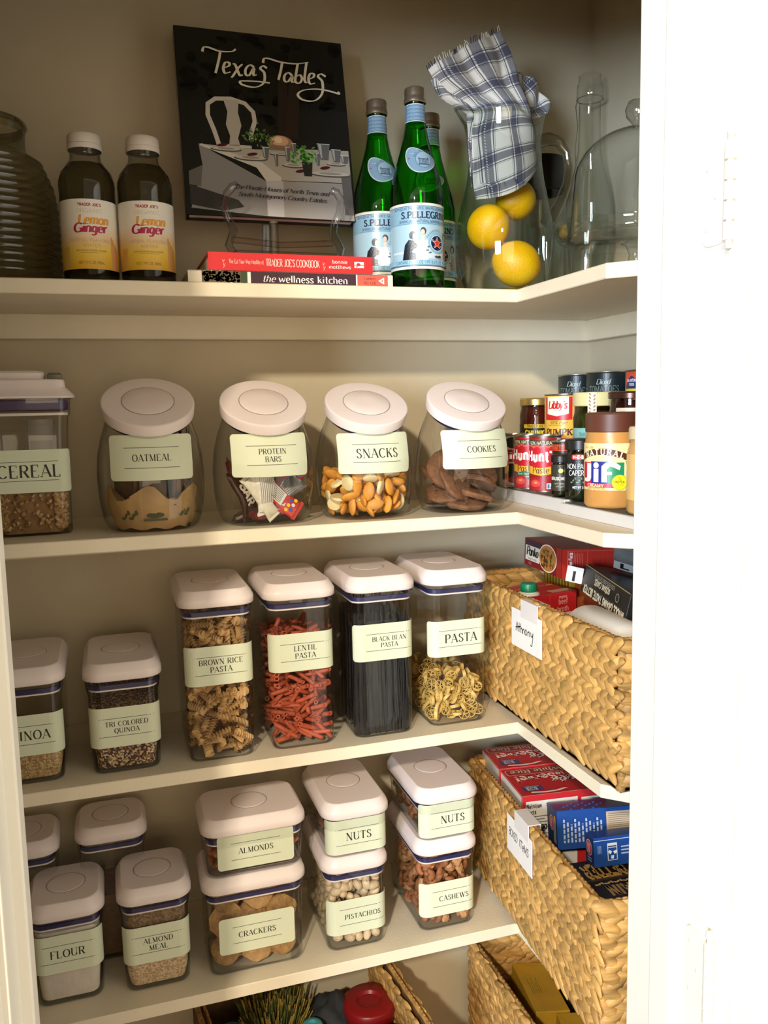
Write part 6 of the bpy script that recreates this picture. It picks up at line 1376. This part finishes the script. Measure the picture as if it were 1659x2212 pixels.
# fourth shelf basket
z4b = Z4+.007
def ricebox(label, x0, x1, y0, y1, z0, z1, rot, tear=True):
    o, F, (w, d, h) = gbox('rice_box', label, 'box', x0, x1, y0, y1, z0, z1, M('rice_white', 'd8cfc2', .5, var=.04), rot, group='red ready to serve rice boxes')
    def f_(c):
        c.rect(0, 0, w, d, 'b81e26'); c.rect(.004, d-.0240, .112, d-.0030, 'd9b08c', .004); c.rect(.0055, d-.0228, .1105, d-.0042, '96202a', .0035); c.text('White Rice', .058, d-.0132, .0130, 'ecd2c0', 'serif', .092, pi)
        c.text('Serve!', .048, d-.0400, .0210, 'f2d8cc', 'slab', .072, pi); c.text('to', .094, d-.0350, .0120, 'f2d8cc', 'slab', .014, pi); c.text('Ready', .106, d-.0560, .0220, 'f2d8cc', 'slab', .068, pi)
        c.rect(.010, .0135, .044, .0320, '3c3c78', .001); c.rect(.016, .0160, .0345, .0275, 'b9b08c', .001); c.text('90', .0255, .0215, .0080, '6a6a7c', 'bold', .011, pi); c.text('SECONDS', .027, .0297, .0026, 'd8d8e8', 'sans', .026, pi)
        if tear:
            c.poly([(.018, .0070), (.044, .0030), (.066, .0050), (.084, .0120), (.076, .0130), (.062, .0085), (.044, .0075), (.020, .0110)], 'ece4dc')
    deco(o, F['top'], f_)
    def f_(c):
        c.rect(0, 0, w, h, 'c62a2e'); c.rect(.006, 0, w*.66, h-.010, 'e6dfd4'); c.text('Nutrition', .020, h-.0180, .0070, '1c1a1a', 'bold', .026); c.text('Facts', .0155, h-.0285, .0070, '1c1a1a', 'bold', .016)
        for i in range(9): c.rect(.008, h-.037-i*.005, .008+(.03 if i % 2 else .038), h-.0355-i*.005, '6a6660')
        c.text('200', .034, h-.055, .008, '1c1a1a', 'bold', .016); c.rect(w*.70, h-.022, w-.006, h-.012, 'e6dfd4'); c.rect(.040, h-.0165, w*.62, h-.0155, '6a6660'); c.rect(.040, h-.0195, w*.62, h-.0185, '6a6660')
    deco(o, F['front'], f_); deco(o, F['left'], lambda c: (c.rect(0, 0, d, h, 'd2c9bc'), c.rect(d-.003, 0, d, h, 'c6242a'), c.rect(0, h-.002, d, h, 'c6242a')))
    return o
ricebox('red White Rice carton at the back of the fourth shelf basket', .0230, .1680, .0980, .1900, z4b, .5740, (0, 0, radians(-6)), True)
ricebox('red White Rice carton with nutrition facts, in front of the other rice carton', .0140, .1590, -.0060, .0950, z4b, .5720, (0, 0, radians(-6)), True)
def pastabox(label, c_, dims, rot, side):
    w, d, h = dims; o = tag(mk('blue_box', bbx(-w/2, w/2, -d/2, d/2, -h/2, h/2, .0012), blue, None, c_, rot, 0), label, 'box', 'blue cartons in the fourth shelf basket')
    def f_(c):
        c.rect(0, 0, w, h, '1f4a94')
        if side == 0:
            for i in range(11): c.rect(.010+i*.0060, .010, .0128+i*.0060, h-.014-.004*(i % 3), 'b9c6de')
            for i in range(11):
                for k in range(7): c.rect(.0098+i*.0060, .014+k*.0085+(i % 3)*.002, .0132+i*.0060, .0160+k*.0085+(i % 3)*.002, '1f4a94', up=0)
            c.z += 1; c.rect(.080, h-.036, w-.004, h-.006, 'c9b49a')
            for i in range(9): c.rect(.083, h-.034+i*.003, w-.008, h-.0332+i*.003, '8a7a68')
        else:
            c.rect(0, h-.0055, w, h-.0045, 'c8d2e2'); c.rect(.022, h-.036, .038, h-.010, 'd8dfe8', .0008); c.rect(.0232, h-.0350, .0368, h-.0170, '1f4a94'); c.rect(.0232, h-.0160, .0368, h-.0140, '3c3c48')
            for k in range(3):
                a = k*2*pi/3+.5; X, Y = .030+.0048*cos(a), h-.0260+.0048*sin(a); c.poly([(X+.0034*cos(a+b_), Y+.0034*sin(a+b_)) for b_ in (.4, 2.3, 3.9, 5.4)], 'e8eef4')
            c.el(.030, h-.026, .0018, .0018, '1f4a94', 10)
            for i in range(3): c.rect(.044, h-.018-i*.005, .060, h-.016-i*.005, 'b9c6de')
            for i in range(3): c.rect(.006+i*.0022, h-.024, .0072+i*.0022, h-.012, '8fa4cc')
    deco(o, m_plane((-w/2, -d/2, -h/2), (1, 0, 0), (0, 0, 1)), f_)
    def g_(c):
        c.rect(0, 0, d, h, '1d3462'); c.el(d*.45, h*.58, .0105, .0120, 'd8ccd0', 24); c.el(d*.45, h*.58, .0095, .0110, 'b8505c', 24)
        for i in range(4): c.rect(d*.45-.005+i*.0025, h*.58-.007, d*.45-.0038+i*.0025, h*.58+.007, 'e4c8cc')
        if side == 0: c.rect(d-.016, .008, d-.003, h-.016, '8f97a0'); c.rect(d-.014, h-.018, d-.009, h-.010, 'c83a2c'); c.rect(d-.009, h-.018, d-.004, h-.010, 'd8b43c')
        else: c.rect(d*.25, .006, d*.75, .008, '8fa4cc'); c.rect(d*.25, .010, d*.75, .012, '8fa4cc')
    deco(o, m_plane((-w/2, d/2, -h/2), (0, -1, 0), (0, 0, 1)), g_)
pastabox('large blue carton with white small print, lying across the fourth shelf basket', (.1180, -.0470, .5330), (.150, .048, .060), (radians(-9), radians(0), radians(-11)), 0)
pastabox('smaller blue carton with a recycling symbol, at the near end of the blue ones', (.1180, -.1140, .5270), (.105, .028, .044), (radians(-8), 0, radians(-6)), 1)
o, F, (w, d, h) = gbox('pancake_mix_box', 'black carton with inverted gold capitals at the near end of the fourth shelf basket', 'box', .0300, .2000, -.2700, -.0900, z4b, .4960, M('brown_black_carton', '2a2218', .5), (0, 0, radians(-4)))
def f_(c):
    c.rect(0, 0, w, d, '241d15'); c.text('TASTE BETTER', .082, d-.0300, .0330, 'c49a58', 'bold', .130, pi); c.text('THE GRAIN', .090, d-.0840, .0260, 'a8844c', 'bold', .120, pi); c.rect(.006, d-.0530, w-.006, d-.0520, '7a6440'); c.rect(.006, d-.0560, w-.006, d-.0554, '7a6440')
    for i in range(30): c.el(.02+i*.005, d-.0660+.001*(i % 3), .0034, .0020, 'c8a468', 7, i)
deco(o, F['top'], f_)
o, F, (w, d, h) = gbox('dark_carton', 'dark blue carton standing between the rice boxes and the basket wall', 'box', .176, .226, .010, .180, z4b, .545, M('navy_carton', '1b2440', .5))

# lowest right basket
z5b = Z5+.007
for lab, c_, dm_, rt in (('mustard yellow carton at the back of the lowest right basket', (.0950, .1050, .1200), (.062, .145, .060), (radians(-3), radians(4), radians(-10))),
                        ('mustard yellow carton nearer the front of the lowest right basket', (.1080, -.0440, .1180), (.070, .140, .060), (radians(3), radians(4), radians(-10)))):
    w, d, h = dm_; o = tag(mk('yellow_box', bbx(-w/2, w/2, -d/2, d/2, -h/2, h/2, .0012), ylw, None, c_, rt, 0), lab, 'box', 'yellow cartons in the lowest basket')
    def f_(c):
        for i in range(5): c.rect(.012+i*.004, d*.35, .0128+i*.004, d*.35+.045-(i % 2)*.012, '6f6a1c')
    deco(o, m_plane((-w/2, -d/2, h/2), (1, 0, 0), (0, 1, 0)), f_)
def crumple(r, seed, sx, sy, sz, n=20, m_=13):
    rg = random.Random(seed); v, f = ell(r, r, r, n, m_); o_ = []
    ph = [(rg.uniform(40, 110), rg.uniform(0, 6), rg.uniform(0, 6)) for _ in range(5)]
    for x, y, z in v:
        k = 1+sum(.07*sin(a*x+b_)*cos(a*y+c_+a*z*.7) for a, b_, c_ in ph)+rg.uniform(-.03, .03); o_.append((x*k*sx, y*k*sy, z*k*sz))
    return o_, f
tag(mk('plastic_bag', crumple(.05, 4, .85, 1.5, .8), clear('bag_film', (.78, .74, .66), (.5, .46, .38), .12, .9, 1.6, .16), None, (.070, -.170, .165), smooth=25), 'crumpled clear plastic bag near the front of the lowest right basket', 'bag')
tag(mk('dark_bag', crumple(.06, 6, .8, 1.1, .7), M('dark_bag_film', '25211f', .4, var=.4, nscale=60), None, (.185, .100, .110), smooth=25), 'dark crumpled bag at the back of the lowest right basket', 'bag')
# lower left basket
Z6 = Z5+.007
def bottle(name, label, x, y, r, h, col, capc, capr, caph, z=.027, spray=False):
    t = thing(name, label, 'bottle', (x, y, z)); m = M('bottle_'+col, col, .35, var=.1)
    mk('bottle_body', lathe([(r*.9, 0), (r, .003), (r, h*.7), (r*.8, h*.84), (capr*.9, h*.92), (capr*.9, h)], 28, True), m, t, smooth=60)
    cm_ = M('cap_'+capc, capc, .35)
    mk('cap', lathe([(capr, h-.004), (capr+.001, h-.002), (capr+.001, h+caph-.003), (capr-.002, h+caph), (capr*.5, h+caph+.0006), (capr*.42, h+caph-.004), (0, h+caph-.004)], 28), cm_, t, smooth=50)
    return t
bottle('red_canister', 'round red lid of a canister in the shaded basket', -.2130, .1520, .046, .118, '8a1418', '8a1418', .046, .024)
bottle('blue_bottle', 'dark blue cap of a bottle in front of the red lid', -.2140, .0560, .033, .110, '1a357f', '1a357f', .030, .032)
bottle('teal_bottle', 'bottle with a twisted teal cap in the shaded basket', -.3240, .1120, .020, .128, '2a6f74', '4ba3a8', .0165, .026)
bottle('white_tip_bottle', 'bottle with a white pointed nozzle in the shaded basket', -.3930, .1240, .022, .105, 'd8d4c8', 'e4e0d4', .017, .006)
mk('nozzle', lathe([(.010, .110), (.0085, .118), (.0050, .126), (.0040, .136), (0, .138)], 18), M('cap_e4e0d4', 'e4e0d4', .35), [o for o in SC.objects if o.name.startswith('white_tip')][0], smooth=60)
bottle('cyan_bottle', 'blue-green bottle half hidden below the shelf edge at the left', -.4550, .1450, .030, .130, '1f6a86', '1f6a86', .024, .02)
b = B(); rg = random.Random(12)
for i in range(520):
    a = rg.random()*6.28; q = rg.random()*.046; x, y = q*cos(a), q*sin(a)*.8; b.add(tube([(x*.5, y*.5, .02), (x*.9, y*.9, .10), (x*1.5+rg.uniform(-.004, .004), y*1.4, .165+rg.uniform(-.02, .014))], .0011, 4), i % 3)
tag(mk('bristle_brush', b, [M('bristle_olive', '6f6a28', .8), M('bristle_gold', 'a88a3c', .8), M('bristle_green', '4a5426', .8)], None, (-.3750, .178, .020), smooth=60), 'brush with olive and gold bristles standing in the shaded basket', 'brush')
tag(mk('dark_pouch', crumple(.055, 9, .9, .95, 1.25), M('slate_cloth', '2f3438', .8, var=.3, nscale=40), None, (-.2800, .170, .110), smooth=60), 'slate grey cloth bundle between the red lid and the brush', 'cloth')
